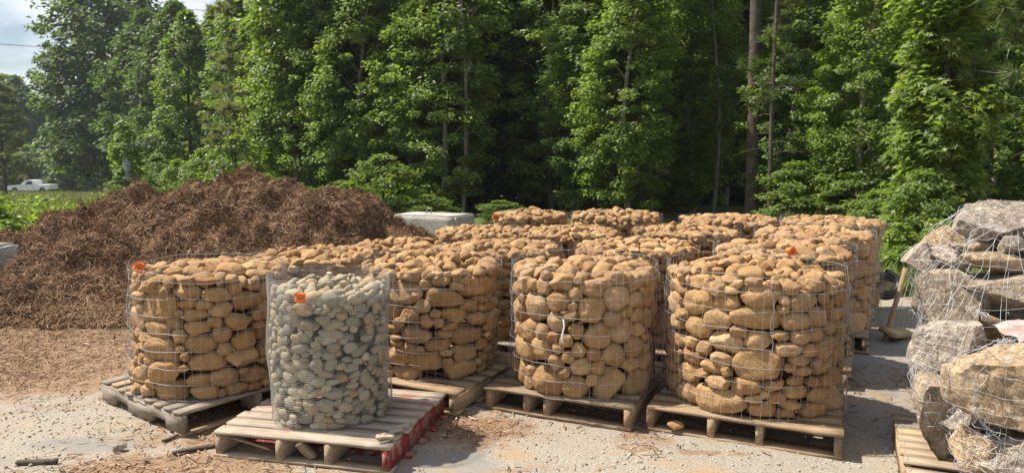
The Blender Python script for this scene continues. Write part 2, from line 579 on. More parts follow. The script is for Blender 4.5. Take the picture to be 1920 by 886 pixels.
NP = 18
PROTO_HI, PROTO_LO = [], []
MESH_T, MESH_G = [], []
for i in range(NP):
    p = 2.1 + (i % 5) * 0.28
    rg = 0.07 + 0.045 * (i % 3)
    V, F = stone_proto(i + 1, 4, p, rg)
    PROTO_HI.append((V, F))
    MESH_T.append(np_mesh('stone', V, [F], M_TAN, True))
    V, F = stone_proto(i + 1, 2, p, rg)
    PROTO_LO.append((V, F))
for i in range(NP):
    V, F = stone_proto(100 + i, 3, 2.1 + 0.1 * (i % 3), 0.10)
    MESH_G.append(np_mesh('pebble', V, [F], M_GRY, True))


def shape(du, hw, ht, q=2.4):
    t = np.clip(1 - (np.abs(du) / hw) ** q, 0, None)
    return ht * t ** (1 / q)


def pack_ring(L, Ht, sizes, rnd, tiltmax=0.2, minv=.055):
    """stack stones on an unrolled cylinder; returns (u, z, w, t, tilt)"""
    n = int(L / 0.01)
    h = np.zeros(n)
    res = []
    guard = 0
    while h.min() < Ht and guard < 3000:
        guard += 1
        hh = h + rnd.uniform(0, 0.008, n)
        i0 = int(np.argmin(hh))
        rl = rr_ = 1
        while rl < 40 and h[(i0 - rl) % n] < h[i0] + .035: rl += 1
        while rr_ < 40 and h[(i0 + rr_) % n] < h[i0] + .035: rr_ += 1
        valley = (rl + rr_) * .01
        mid = i0 + (rr_ - rl) // 2 if valley < .3 else i0
        if valley < minv:
            for q in range(-rl, rr_ + 1): h[(i0 + q) % n] = max(h[(i0 + q) % n], h[i0] + .03)
            continue
        best = None
        for c in range(16):
            w, t = sizes(rnd)
            lim = valley * rnd.uniform(.9, 1.3)
            if w > lim:
                t = t * max(.62, lim / w)
                w = max(lim, .05)
                t = min(t, w * .95)
            til = rnd.uniform(-tiltmax, tiltmax)
            hw, ht = w / 2, t / 2
            k = int(hw / 0.01) + 1
            ic = mid + int(rnd.integers(-max(1, k // 3), max(1, k // 3) + 1))
            du = np.arange(-k, k + 1) * 0.01
            ii = (ic + np.arange(-k, k + 1)) % n
            s = shape(du, hw, ht)
            ok = s > 0
            du, ii, s = du[ok], ii[ok], s[ok]
            if not len(ii): continue
            lift = du * math.tan(til)
            zc = np.max(h[ii] + s * 0.9 - lift)
            low = zc + lift - s
            waste = np.clip(low - h[ii], 0, None).mean() / (t * .6 + .02) + 0.15 * abs(til) + max(0, zc + ht - Ht - .02) * 8
            waste -= 0.3 * min(w * t / 0.02, 1.5) * 0.3
            if best is None or waste < best[0]:
                best = (waste, ic, zc, w, t, til, ii, zc + lift + s)
        _, ic, zc, w, t, til, ii, top = best
        if zc + t / 2 > Ht + .035 or i0 not in set(((ii - 0) % n).tolist()):
            for q in (-1, 0, 1): h[(i0 + q) % n] = max(h[(i0 + q) % n], h[i0] + .03)
            continue
        h[ii] = np.maximum(h[ii], top - 0.003)
        res.append(((ic % n) * 0.01, zc, w, t, til))
    return res


def pack_cap(Rc, z0, dome, sizes, rnd, n_max=260):
    g = 0.018
    n = int(2 * Rc / g) + 3
    ax = (np.arange(n) - n / 2 + .5) * g
    GX, GY = np.meshgrid(ax, ax)
    rr = np.hypot(GX, GY)
    inside = rr < Rc
    h = np.where(inside, z0, 9.0)
    target = z0 + 0.045 + dome * (1 - (rr / Rc) ** 2)
    res = []
    for it in range(1500):
        if len(res) >= n_max: break
        d = np.where(inside, target - h + rnd.uniform(-.02, .02, h.shape), -9)
        k = int(np.argmax(d))
        if d.flat[k] < 0.0: break
        cx, cy = GX.flat[k], GY.flat[k]
        best = None
        for c in range(8):
            w, t = sizes(rnd)
            if c > 4: w, t = w * .72, t * .72
            dd = w * rnd.uniform(.6, .85)
            if rnd.random() < .12: w, t = t * 1.1, w * .8
            yaw = rnd.uniform(0, 6.28)
            jx, jy = rnd.uniform(-.3, .3, 2) * w
            x, y = cx + jx, cy + jy
            lim = Rc + 0.02 - max(w, dd) * .42
            q = math.hypot(x, y)
            if q > lim: x, y = x * lim / q, y * lim / q
            c_, s_ = math.cos(yaw), math.sin(yaw)
            lx = (GX - x) * c_ + (GY - y) * s_
            ly = -(GX - x) * s_ + (GY - y) * c_
            e = (np.abs(lx) / (w / 2)) ** 2.3 + (np.abs(ly) / (dd / 2)) ** 2.3
            m = (e < 0.97) & inside
            if not m.any(): continue
            s = (t / 2) * (1 - e[m]) ** (1 / 2.3)
            hm = h[m]
            # fit a tilt
            A = np.stack([lx[m], ly[m], np.ones(m.sum())], 1)
            co, *_ = np.linalg.lstsq(A, hm, rcond=None)
            ta, tb = np.clip(co[0] * .8, -.5, .5), np.clip(co[1] * .8, -.5, .5)
            lift = lx[m] * ta + ly[m] * tb
            zc = np.max(hm + s * .85 - lift)
            waste = (zc + lift - s - hm).mean() / t + 4 * max(0, zc + t / 2 - target[int(np.clip(y / g + n / 2, 0, n - 1)), int(np.clip(x / g + n / 2, 0, n - 1))] - .05)
            if best is None or waste < best[0]:
                best = (waste, x, y, zc, w, dd, t, yaw, ta, tb, m, zc + lift + s)
        near = np.hypot(GX - cx, GY - cy) < g * 1.5
        if best is None:
            h[near] += .03
            continue
        _, x, y, zc, w, dd, t, yaw, ta, tb, m, top = best
        if zc + t / 2 > target.flat[k] + .055:
            h[near] += .02
            continue
        h[m] = np.maximum(h[m], top)
        res.append((x, y, zc, w, dd, t, yaw, ta, tb))
    return res


def cage_radius(Rb, Rt, Ht, seed, bulge):
    def f(th, z):
        t = np.clip(z / Ht, 0, 1.1)
        r = Rb + (Rt - Rb) * t + bulge * np.sin(np.pi * np.clip(t, 0, 1)) * .5
        r = r + 0.012 * np.sin(2 * th + seed) * (0.5 + t) + 0.008 * np.sin(5 * th + 3 * seed + 6 * t) + 0.006 * np.sin(3 * th - 9 * t + seed)
        return r
    return f


def build_basket(label, x, y, Rb, Rt, Ht, seed, sizes, bulge=0.02, dome=0.06, mesh=M_WIRE, vs=0.0508, hs=0.1016, wr=0.0013,
                 protos=None, fillmat=None, group='round wire baskets of tan river stones', cat='stone basket', tiltmax=0.2,
                 base=0.145, limit=285, wobble=0.006, over=0.02, fullring=True, depth=(.62, .9), mesh_top=None, far=False, sunk=0.0, cap_sizes=None):
    rnd = np.random.default_rng(seed * 13 + 5)
    t0 = thing('stone_basket', label, cat, (x, y, base), 0, group)
    rf = cage_radius(Rb, Rt, Ht, seed, bulge)
    stones = []
    L = 2 * math.pi * ((Rb + Rt) / 2 - 0.02)
    mesh_top = mesh_top or Ht
    for u, z, w, tt, til in pack_ring(L, Ht - 0.045, sizes, rnd, tiltmax, .055 if protos is not MESH_G else .025):
        th = u / L * 2 * math.pi
        dep = min(w, .16) * rnd.uniform(*depth) + tt * .15
        r = rf(th, z) - dep / 2 - rnd.uniform(0.002, 0.022)
        rot = Matrix.Rotation(th + math.pi / 2, 3, 'Z') @ Matrix.Rotation(-til, 3, 'Y')
        stones.append([r * math.cos(th), r * math.sin(th), z, w * 1.05, dep, tt * 1.07, rot, 1])
    Rc = Rt - 0.02 - 0.0
    cs = cap_sizes or sizes
    for cx, cy, zc, w, dd, tt, yaw, ta, tb in pack_cap(Rc, Ht - .125 - sunk, dome, cs, rnd, 420 if group is None or protos is MESH_G else 260):
        rot = Matrix.Rotation(yaw, 3, 'Z') @ Matrix.Rotation(-math.atan(ta), 3, 'Y') @ Matrix.Rotation(math.atan(tb), 3, 'X')
        stones.append([cx, cy, zc, w * 1.03, dd * 1.03, tt * 1.05, rot, 2])
    # rank by how large each shows from the yard side
    vx, vy = -x, -y
    vl = math.hypot(vx, vy)
    vx, vy = vx / vl, vy / vl

    def score(s):
        q = (s[0] * vx + s[1] * vy) / Rb
        if s[7] == 2: return 1.2 + s[3] + q * .3
        sc = q * 1.6 + s[3]
        if far: sc = q * 1.2 + (s[2] / Ht) * 1.0 + s[3]
        return sc
    stones.sort(key=lambda s: -score(s))
    protos = protos or MESH_T
    n = 0
    fill = []
    for k, s in enumerate(stones):
        pi = int(rnd.integers(0, NP))
        # random flips keep the copies apart
        fl = Matrix.Diagonal((rnd.choice([-1, 1]), rnd.choice([-1, 1]), 1)) if k % 2 else Matrix.Rotation(math.pi * int(rnd.integers(0, 2)), 3, 'X')
        if fl.determinant() < 0: fl = Matrix.Rotation(math.pi, 3, 'Z')
        M = s[6] @ Matrix.Diagonal((s[3], s[4], s[5])) @ fl
        if k < limit:
            o = bpy.data.objects.new('stone', protos[pi])
            COL.objects.link(o)
            o.parent = t0
            M4 = M.to_4x4()
            M4.translation = Vector(s[:3])
            o.matrix_local = M4
        else:
            V, F = PROTO_LO[pi]
            fill.append((V @ np.array(M).T + np.array(s[:3]), [F]))
    # stones seen between the outer ones, deeper in the basket
    V1, F1 = PROTO_LO[0]
    Vr, Fr = ico(1)
    rows = int(Ht / 0.075)
    step = .12
    for j in range(rows):
        r = (Rb + Rt) / 2 - 0.25
        if protos is MESH_G: r = Rb - .075
        m = int(2 * math.pi * r / step)
        for i in range(m):
            th = (i + .5 * (j % 2) + rnd.uniform(-.2, .2)) * 2 * math.pi / m
            sc = np.array([.105, .075, .055]) * rnd.uniform(.8, 1.15)
            c, s_ = math.cos(th + 1.57), math.sin(th + 1.57)
            V = (Vr * sc / 1.6) @ np.array([[c, s_, 0], [-s_, c, 0], [0, 0, 1]])
            fill.append((V + [r * math.cos(th), r * math.sin(th), .04 + j * .075 + rnd.uniform(-.01, .01)], [Fr]))
    V, F = join(fill)
    f = link('stone_fill', np_mesh('stone_fill', V, F, fillmat or M_TAN_I, True), t0)
    tag(f, kind='stuff')
    # wire cage, one welded sheet wrapped round
    nv = int(2 * math.pi * Rb / vs)
    nh = int(round(mesh_top / hs)) + 1
    parts = []
    zz = np.linspace(0.0, mesh_top, max(10, int(mesh_top / 0.05)) if hs > .05 else 12)
    nth = max(nv, 64) if hs > .05 else 72
    thp = np.linspace(0, 2 * math.pi, nth + 1)

    def wob(th, z):
        return wobble * (np.sin(th * 9 + z * 14 + seed) * np.sin(z * 23 + th * 4) + 0.7 * np.sin(th * 17 - z * 9 + 2 * seed))
    if hs > .05:
        for i in range(nv):
            th = i * 2 * math.pi / nv + .01 * np.sin(zz * 9 + i * 1.7) + .006 * math.sin(i * 5.1)
            top = over * (0.3 + abs(math.sin(i * 12.9)))
            z2 = zz.copy()
            z2[-1] += top
            r = rf(th, z2) + .006 + wob(th, z2)
            parts.append(tube(np.stack([r * np.cos(th), r * np.sin(th), z2], -1), wr * .85, 3, False))
        for j in range(nh):
            z = min(j * hs + .004, mesh_top) + .006 * np.sin(thp * 3 + j) + .005 * np.sin(thp * 7 + 2 * j)
            r = rf(thp, z) + .008 + wob(thp, z)
            parts.append(tube(np.stack([r * np.cos(thp), r * np.sin(thp), z], -1), wr, 4, False))
    else:
        for i in range(nv):
            th = i * 2 * math.pi / nv + zz * 0
            r = rf(th, zz) + .004 + wob(th, zz)
            parts.append(tube(np.stack([r * np.cos(th), r * np.sin(th), zz], -1), wr, 3, False))
        for j in range(nh):
            z = j * hs + .003 * np.sin(thp * 3)
            r = rf(thp, z) + .004 + wob(thp, z)
            parts.append(tube(np.stack([r * np.cos(thp), r * np.sin(thp), z], -1), wr, 3, False))
    # seam: doubled end wires twisted together, with a few hooked ends
    V, F = join(parts)
    link('wire_cage', np_mesh('wire_cage', V, F, mesh), t0)
    return t0, rf


def sz(wl, wh, ta, tb, big=0.0, bw=(.2, .3)):
    def f(r):
        if big and r.random() < big:
            w = r.uniform(*bw)
            return w, w * r.uniform(.45, .7)
        w = wl + (wh - wl) * r.beta(1.6, 2.4)
        return w, w * r.uniform(ta, tb)
    return f


S_MED = sz(.08, .21, .42, .70)
S_A = sz(.09, .23, .42, .68, .08)
S_BIG = sz(.125, .25, .60, .98, .25, (.2, .27))
S_FLAT = sz(.09, .22, .34, .58, .06)
S_D = sz(.085, .21, .40, .70, .06)

# label, x, y, Rb, Rt, Ht, seed, sizes, bulge, dome
BASKETS = [
    ('tan stone basket with an orange tag standing on the grey pallet nearest the mulch pile', -1.99, 4.68, .515, .475, .765, 3, S_A, .0, .06, 1),
    ('tan stone basket standing directly behind the grey pebble basket, right of the red pallet', -.56, 5.03, .465, .49, .755, 11, S_FLAT, .02, .08, 1),
    ('basket of the largest tan cobbles, with white twine, between two medium stone baskets', .48, 4.68, .485, .475, .785, 12, S_BIG, .03, .05, 1),
    ('widest tan stone basket in the front row, nearest the lane and the caged boulders', 1.49, 4.39, .545, .515, .805, 4, S_D, .03, .06, 1),
    ('tan stone basket whose top shows just behind the open rim of the grey pebble basket', -1.60, 5.78, .50, .50, .71, 5, S_A, .0, .06, 2),
    ('tan stone basket at the foot of the mulch pile, in front of the concrete block', -1.06, 6.78, .48, .48, .67, 6, S_FLAT, .0, .05, 2),
    ('tan stone basket overlapping the right end of the concrete block with a lifting loop', -.33, 7.48, .48, .48, .735, 7, S_MED, .0, .05, 2),
    ('tan stone basket directly behind the front basket right of the grey pebbles', -.09, 6.10, .50, .50, .74, 8, S_MED, .0, .05, 2),
    ('tan stone basket in the middle of the yard, in front of the two farthest baskets', .56, 7.12, .49, .49, .77, 9, S_MED, .0, .05, 2),
    ('farthest tan stone basket on the left, with a small orange tag at its lower left', .22, 8.66, .46, .46, .82, 10, S_FLAT, .0, .06, 2),
    ('tan stone basket second from left in the farthest row, thin trunks behind it', 1.17, 8.05, .49, .49, .86, 2, S_MED, .02, .06, 2),
    ('tan stone basket directly behind the basket of largest cobbles', 1.03, 5.88, .50, .50, .78, 13, S_MED, .0, .05, 2),
    ('tan stone basket two rows behind the basket of largest cobbles', 1.66, 6.86, .49, .49, .80, 14, S_FLAT, .0, .05, 2),
    ('far tan stone basket in front of the thick dark pine trunk', 2.31, 7.62, .50, .50, .855, 15, S_A, .0, .04, 2),
    ('tan stone basket directly behind the widest front basket along the lane', 2.06, 5.46, .51, .50, .80, 16, S_A, .02, .06, 1),
    ('third tan stone basket back along the lane, counted from the widest front basket', 2.66, 6.32, .50, .50, .83, 17, S_FLAT, .01, .05, 1),
    ('last tan stone basket along the lane, beside the vine-covered sweetgum', 3.22, 7.26, .50, .50, .855, 18, S_A, .01, .05, 1),
]
basket_objs = []
for (lb, x, y, Rb, Rt, Ht, sd_, szf, bl, dm, lvl) in BASKETS:
    w = M_WIRE if lvl == 1 else M_WIRE_D
    basket_objs.append(build_basket(lb, x, y, Rb, Rt, Ht, sd_, szf, bl, dm, w, wr=.0011 if lvl == 1 else .0010, far=lvl == 2,
                                    limit=290 if lvl == 1 else 230, mesh_top=Ht + (.0 if lvl == 1 else -.03)))

S_PEB = sz(.045, .11, .38, .8)
pb, prf = build_basket('slim basket of small grey pebbles in fine square mesh, standing on the red pallet', -1.04, 4.02, .325, .322, .755, 21, S_PEB, .0, .07,
                       M_WIRE, .0127, .0127, .00062, MESH_G, M_GRY_I, None, 'pebble basket', .65, .15, 299, .003, depth=(.35, .55), mesh_top=.80, sunk=.0)


def orange_tag(parent, loc, rz, ry, size):
    V = []
    n = 5
    for i in range(n):
        for j in range(n):
            u, v = i / (n - 1) - .5, j / (n - 1) - .5
            V.append((u * size, .018 * math.sin(u * 6 + v * 4) * size / .07 + .006 * abs(math.sin(v * 9 - u * 3)), v * size))
    F = [[i * n + j, (i + 1) * n + j, (i + 1) * n + j + 1, i * n + j + 1] for i in range(n - 1) for j in range(n - 1)]
    o = link('tag', np_mesh('tag', np.array(V), [np.array(F)], M_ORANGE, True), parent, loc, (ry * .3, ry, rz))
    md = o.modifiers.new('thick', 'SOLIDIFY')
    md.thickness = .0012
    strokes = [[(-.25, .12), (-.25, -.12)], [(-.1, .12), (-.02, .0), (-.1, -.12)], [(.05, .12), (.05, -.05), (.18, -.05)], [(.18, .14), (.18, -.14)]]
    ps = [tube(np.array([(a * size, -.010 * size / .07, b * size) for a, b in s]), .0016 * size / .07, 4) for s in strokes]
    V, F = join(ps)
    link('handwriting', np_mesh('handwriting', V, F, M_INK), o)
    return o


orange_tag(basket_objs[0][0], (-.30, -.31, .785), R(25), R(24), .062)
orange_tag(pb, (-.06, -.34, .725), R(12), R(8), .052)
orange_tag(basket_objs[3][0], (.16, -.18, .905), R(10), R(60), .055)
orange_tag(basket_objs[9][0], (-.42, -.20, .76), R(20), R(10), .06)


def hooked_wire(parent, rf, th, z0, z1, matl=M_WIRE_L, r=.0022, seed=0):
    zz = np.linspace(z0, z1, 14)
    t = th + .02 * np.sin(zz * 30 + seed)
    rr = rf(t, zz) + .014
    P = np.stack([rr * np.cos(t), rr * np.sin(t), zz], -1)
    V, F = tube(P, r, 4)
    parts = [(V, F)]
    for k in range(0, 14, 3):
        q = P[k]
        a = np.linspace(0, 5, 8)
        tx, ty = -math.sin(th), math.cos(th)
        C = np.stack([q[0] + tx * .012 * np.cos(a) + .004 * a * tx, q[1] + ty * .012 * np.cos(a) + .004 * a * ty, q[2] + .012 * np.sin(a)], -1)
        parts.append(tube(C, r * .8, 4))
    V, F = join(parts)
    link('seam_wire', np_mesh('seam_wire', V, F, matl), parent)


hooked_wire(*basket_objs[3], R(-98), .05, .80, seed=1, matl=M_WIRE, r=.0013)
hooked_wire(*basket_objs[1], R(-112), .40, .80, seed=4, matl=M_WIRE, r=.0013)
# white twine on the big cobble basket
tw = [(-.175, -.475, .50), (-.17, -.50, .46), (-.18, -.50, .42), (-.185, -.505, .38), (-.175, -.50, .36)]
V, F = tube(np.array(tw), [.005, .004, .005, .006, .003], 5)
link('white_twine', np_mesh('white_twine', V, F, simple('twine', (.75, .74, .72), .9), True), basket_objs[2][0])

# ------------------------------------------------------------------ pallets
_pr = random.Random(5)


def plank_mesh(L, Wd, T, seed, m, splinter=0.0):
    """board along x with slight warp, worn ends and nail grain"""
    r = random.Random(seed)
    n = 9
    V = []
    wa, wb = r.uniform(-.004, .004), r.uniform(-.006, .006)
    for i in range(n):
        u = i / (n - 1)
        x = (u - .5) * L
        zz = wa * math.sin(u * 3.1) + wb * (u - .5)
        e = 0
        if i in (0, n - 1): e = r.uniform(-.006, .004)
        for (yy, zt) in ((-.5, 0), (.5, 0), (.5, 1), (-.5, 1)):
            jx = e + r.uniform(-1, 1) * splinter if i in (0, n - 1) else 0
            V.append((x + jx * (1 if i else -1), yy * Wd + r.uniform(-.0022, .0022) + (r.uniform(0, splinter) if yy < 0 else 0), zz + (zt - .5) * T + r.uniform(-.0008, .0008)))
    F = []
    for i in range(n - 1):
        a = i * 4
        for k in range(4):
            F.append([a + k, a + (k + 1) % 4, a + 4 + (k + 1) % 4, a + 4 + k][::-1])
    F.append([0, 1, 2, 3][::-1][::-1])
    F.append([(n - 1) * 4 + q for q in (3, 2, 1, 0)])
    return np_mesh('board', np.array(V), [np.array(F)], m)


def pallet(label, x, y, rz, Wd=1.02, Dp=1.02, m=M_WOOD, msm=None, nb=7, stringers=(-.47, -.14, .11, .47), seed=1, group='wooden pallets under the baskets', notch=False, bottom=4, z=0.0):
    """Wd along local x (board length), Dp along local y; the deck boards run along x"""
    msm = msm or m
    t = thing('wooden_pallet', label, 'pallet', (x, y, z), rz, group)
    T = .017
    ztop = .145 - T / 2
    bw = Dp / nb * (.80 if msm is M_RED else (.72 if notch else .86))
    r = random.Random(seed)
    for i in range(nb):
        yy = -Dp / 2 + bw / 2 + i * (Dp - bw) / (nb - 1)
        w = bw * r.uniform(.88, 1.04) if i not in (0, nb - 1) else bw * 1.08
        me = plank_mesh(Wd * r.uniform(.985, 1.01), w, T, seed * 31 + i, m, .006 if i == 0 else .002)
        link('deck_board', me, t, (r.uniform(-.006, .006), yy, ztop + r.uniform(-.001, .001)), (0, 0, r.uniform(-.008, .008)))
    sh = .145 - 2 * T - .001
    zs = T + sh / 2 + .0005
    for i, sx in enumerate(stringers):
        if notch:
            h0, h1 = -sh / 2, sh / 2
            nz = h0 + sh * .42
            xs = [-.5, -.33, -.315, -.155, -.14, .14, .155, .315, .33, .5]
            lo = [h0, h0, nz, nz, h0, h0, nz, nz, h0, h0]
            pr_ = np.array([(x_ * Dp, z_) for x_, z_ in zip(xs, lo)])
            tp_ = np.array([(x_ * Dp, h1) for x_ in xs])
            V = np.concatenate([np.c_[pr_[:, 0], np.full(10, sy_), pr_[:, 1]] for sy_ in (-.019, .019)] + [np.c_[tp_[:, 0], np.full(10, sy_), tp_[:, 1]] for sy_ in (-.019, .019)])
            F = []
            for q in range(9):
                F += [[q, q + 1, 20 + q + 1, 20 + q], [10 + q + 1, 10 + q, 30 + q, 30 + q + 1], [q + 1, q, 10 + q, 10 + q + 1], [20 + q, 20 + q + 1, 30 + q + 1, 30 + q]]
            F += [[0, 20, 30, 10], [9, 19, 39, 29]]
            me = np_mesh('stringer', V, [np.array(F)], msm)
            link('stringer', me, t, (sx * Wd / 1.02, 0, zs), (0, 0, math.pi / 2))
        else:
            V, F = boxes([(0, 0, 0, Dp * r.uniform(.985, .998), .038, sh)])
            me = np_mesh('stringer', V, F, msm if sx > .4 or msm is not M_RED else M_WOODG)
            link('stringer', me, t, (sx * Wd / 1.02, 0, zs), (0, 0, math.pi / 2 + r.uniform(-.01, .01)))
    for i in range(bottom):
        yy = -Dp / 2 + bw / 2 + i * (Dp - bw) / (bottom - 1)
        me = plank_mesh(Wd + (.03 if msm is M_RED and i else 0), bw, T * .95, seed * 57 + i, msm if i or msm is not M_RED else M_WOODG, .003)
        link('bottom_board', me, t, (.018 if msm is M_RED and i else 0, yy, T / 2), (0, 0, r.uniform(-.006, .006)))
    # nail heads
    ps = []
    for i in range(nb):
        yy = -Dp / 2 + bw / 2 + i * (Dp - bw) / (nb - 1)
        for sx in stringers:
            for q in (-.2, .2):
                ps.append((sx * Wd / 1.02 + r.uniform(-.006, .006), yy + q * bw, .1462, .006, .006, .0016))
    V, F = boxes(ps)
    tag(link('nail_heads', np_mesh('nail_heads', V, F, M_STEEL), t), kind='stuff')
    return t


A = R(-24.4)
pallet('weathered grey notched pallet under the orange tagged basket beside the mulch', -1.985, 4.69, R(52.8), 1.02, 1.0, M_WOODG, None, 9, (-.49, 0, .49), 2, notch=True, bottom=3)
p2 = pallet('pallet with red painted sides and bleached deck under the grey pebble basket', -1.01, 4.04, R(-13), 1.02, .88, M_WOODW, M_RED, 8, (-.48, -.12, .16, .48), 3, bottom=5)
pallet('tan wooden pallet under the front basket right of the grey pebbles', -.56, 5.0, R(-27), 1.0, 1.0, M_WOOD, None, 7, seed=4)
pallet('tan wooden pallet under the basket of largest cobbles', .47, 4.74, A, .96, 1.02, M_WOOD, None, 7, (-.48, -.2, -.06, .48), seed=5)
pallet('tan wooden pallet with splintered front board under the widest front basket', 1.49, 4.37, R(-24.6), 1.05, 1.05, M_WOOD, None, 7, (-.49, -.15, .1, .49), seed=6)
REARP = [(-1.60, 5.80, 'pallet under the basket behind the grey pebble basket'), (-1.06, 6.80, 'pallet under the basket at the foot of the mulch pile'),
         (-.33, 7.50, 'pallet under the basket overlapping the concrete block'), (-.07, 6.10, 'pallet behind the one right of the grey pebbles'),
         (.58, 7.14, 'pallet in the middle of the yard behind the cobble baskets'), (.24, 8.68, 'pallet under the farthest left stone basket'), (1.19, 8.10, 'pallet under the second basket of the farthest row'),
         (1.03, 5.90, 'pallet directly behind the pallet with the largest cobbles'), (1.68, 6.92, 'pallet two rows behind the largest cobbles'), (2.33, 7.70, 'pallet under the basket before the thick pine trunk'),
         (2.09, 5.47, 'tan pallet with gaps behind the widest front basket along the lane'), (2.70, 6.42, 'third pallet back along the lane'), (3.26, 7.42, 'last pallet along the lane near the sweetgum')]
for i, (x, y, lb) in enumerate(REARP):
    pallet(lb, x, y, R(-25 - (i * 37 % 5)), 1.0, 1.0, M_WOOD if i % 3 else M_WOODG, None, 7, seed=20 + i)
# splintered pieces on the red pallet's broken corner
for i, (lx, ly, a) in enumerate([(.44, -.33, .9), (.47, -.27, 1.2), (.455, -.38, .6), (.48, -.22, 1.0)]):
    link('splinter', plank_mesh(.10, .022, .014, 900 + i, M_WOODW, .006), p2, (lx, ly, .160 + .004 * i), (.5, .1, a))
# small broken blocks under the red deck
link('broken_block', plank_mesh(.12, .06, .035, 950, M_WOODG, .006), p2, (.02, -.40, .075), (0.2, .9, .5))
link('loose_splinter', plank_mesh(.26, .012, .01, 951, M_WOOD, .004), basket_objs[0][0].children[0].parent and p2, (-.30, -.42, .085), (0, .12, -.1))

# ------------------------------------------------------------------ mulch pile
HEAPS = [(-3.72, 10.0, 1.32, 1.9, .12), (-3.3, 9.9, 1.17, 1.9, .3), (-4.4, 10.0, 1.18, 1.8, .3), (-5.2, 9.8, 1.17, 1.7, .12), (-4.9, 9.9, 1.08, 1.6, .2), (-5.7, 9.6, .88, 1.4, .2), (-2.75, 9.9, 1.13, 1.7, .3), (-2.42, 9.9, 1.14, 1.25, .3),
         (-2.35, 9.6, .85, .95, .2), (-1.62, 10.5, .45, .5, .2), (-6.5, 9.3, .48, 1.3, .3), (-7.3, 9.0, .22, 1.1, .3), (-8.4, 9.2, .2, 1.2, .3), (-2.8, 9.1, .80, 1.2, .15), (-3.1, 8.7, .58, 1.2, .2),
         (-4.0, 8.9, .72, 1.5, .15), (-4.9, 8.5, .66, 1.3, .15), (-5.6, 8.4, .64, 1.2, .15), (-6.2, 8.6, .42, 1.1, .2), (-3.9, 8.2, .46, 1.1, .15), (-4.7, 7.85, .50, 1.0, .15), (-4.85, 7.7, .52, .9, .15),
         (-4.1, 7.7, .28, .9, .2), (-3.2, 8.1, .30, .9, .2), (-2.7, 8.4, .38, .9, .2), (-2.4, 8.9, .50, .9, .2)]


def pile_h(x, y):
    wx = x + .30 * vnoise(x, y, .9, 50) + .10 * vnoise(x, y, 3.0, 52)
    wy = y + .30 * vnoise(x, y, .9, 51) + .10 * vnoise(x, y, 3.0, 53)
    h = np.full_like(x, -9.0)
    for cx, cy, hh, r, flat in HEAPS:
        d = np.hypot(wx - cx, (wy - cy) * 1.0) / r
        c = hh * (1 - np.sqrt(d * d + flat * flat) + flat) ** 1.0
        h = np.maximum(h, c)
    m = np.clip(h / .25, 0, 1)
    h = h + m * (.19 * (.5 - 2 * np.abs(vnoise(x, y, 1.5, 9, 2))) + .12 * (.4 - 2 * np.abs(vnoise(x, y, 3.3, 10, 2))) + .05 * vnoise(x, y, 7, 12, 2) + .03 * vnoise(x, y, 15, 11, 2))
    return np.maximum(h, -.05)


px_, py_ = np.arange(-11, -.4, .04), np.arange(6.4, 12.3, .04)
PX, PY = np.meshgrid(px_, py_)
PZ = pile_h(PX, PY)
idx = np.arange(PX.size).reshape(PX.shape)
PF = np.stack([idx[:-1, :-1], idx[:-1, 1:], idx[1:, 1:], idx[1:, :-1]], -1).reshape(-1, 4)


def mulch_mat(name, per_island):
    m, nt, b = mat(name)
    geo = N(nt, 'NewGeometry')
    n = noise_t(nt, geo.outputs['Position'], 30, 5, .7)
    if per_island:
        c = ramp(nt, geo.outputs['Random Per Island'], [(0, (.10, .060, .036)), (.35, (.215, .130, .074)), (.7, (.335, .21, .125)), (.92, (.47, .315, .195)), (1, (.56, .43, .29))])
        n5 = noise_t(nt, geo.outputs['Position'], 1.6, 4, .7)
        c = mix(nt, ramp(nt, n5, [(.38, (.75,) * 3), (.60, (0,) * 3)]), c, (.60, .54, .50), 'MULTIPLY')
    else:
        c = ramp(nt, n, [(.3, (.045, .024, .015)), (.55, (.11, .06, .035)), (.75, (.2, .115, .07))])
        bump(nt, b, n, 1.0, .03)
    nt.links.new(c, b.inputs['Base Color'])
    b.inputs['Roughness'].default_value = .95
    b.inputs['Specular IOR Level'].default_value = .12
    return m


M_MULCH, M_STRAND = mulch_mat('mulch_mass', False), mulch_mat('mulch_strands', True)
mp_ = thing('mulch_pile', 'large heap of reddish brown shredded bark mulch on the left of the yard', 'mulch pile', (-5, 9.5, 0))
o = link('mulch_mound', np_mesh('mulch_mound', np.stack([PX + 5, PY - 9.5, PZ], -1).reshape(-1, 3), [PF], M_MULCH, True), mp_)


def strands(n, pos, nrm, lmin, lmax, wmin, wmax, rs, lift=.35, curl=.25):
    """bent three-segment shreds; pos (n,3), nrm (n,3)"""
    a = rs.normal(size=(n, 3))
    a -= (a * nrm).sum(1)[:, None] * nrm * (1 - lift)
    a /= np.linalg.norm(a, axis=1)[:, None]
    s = np.cross(nrm, a)
    s /= np.linalg.norm(s, axis=1)[:, None] + 1e-9
    L = rs.uniform(lmin, lmax, n)[:, None]
    Wd = rs.uniform(wmin, wmax, n)[:, None]
    up = nrm * 1.0
    cu = rs.uniform(-curl, curl, n)[:, None]
    sw = rs.uniform(-curl, curl, n)[:, None]
    V = []
    for t, ww in ((-.5, .4), (-.1, 1), (.25, .9), (.5, .3)):
        c = pos + a * L * t + up * (cu * L * (.25 - t * t) * 2) + s * sw * L * (t * t)
        V += [c - s * Wd * ww / 2, c + s * Wd * ww / 2 + up * Wd * .25]
    V = np.stack(V, 1).reshape(-1, 3)
    b = np.arange(n)[:, None] * 8
    F = np.concatenate([b + [0, 1, 3, 2], b + [2, 3, 5, 4], b + [4, 5, 7, 6]])
    return V, [F]


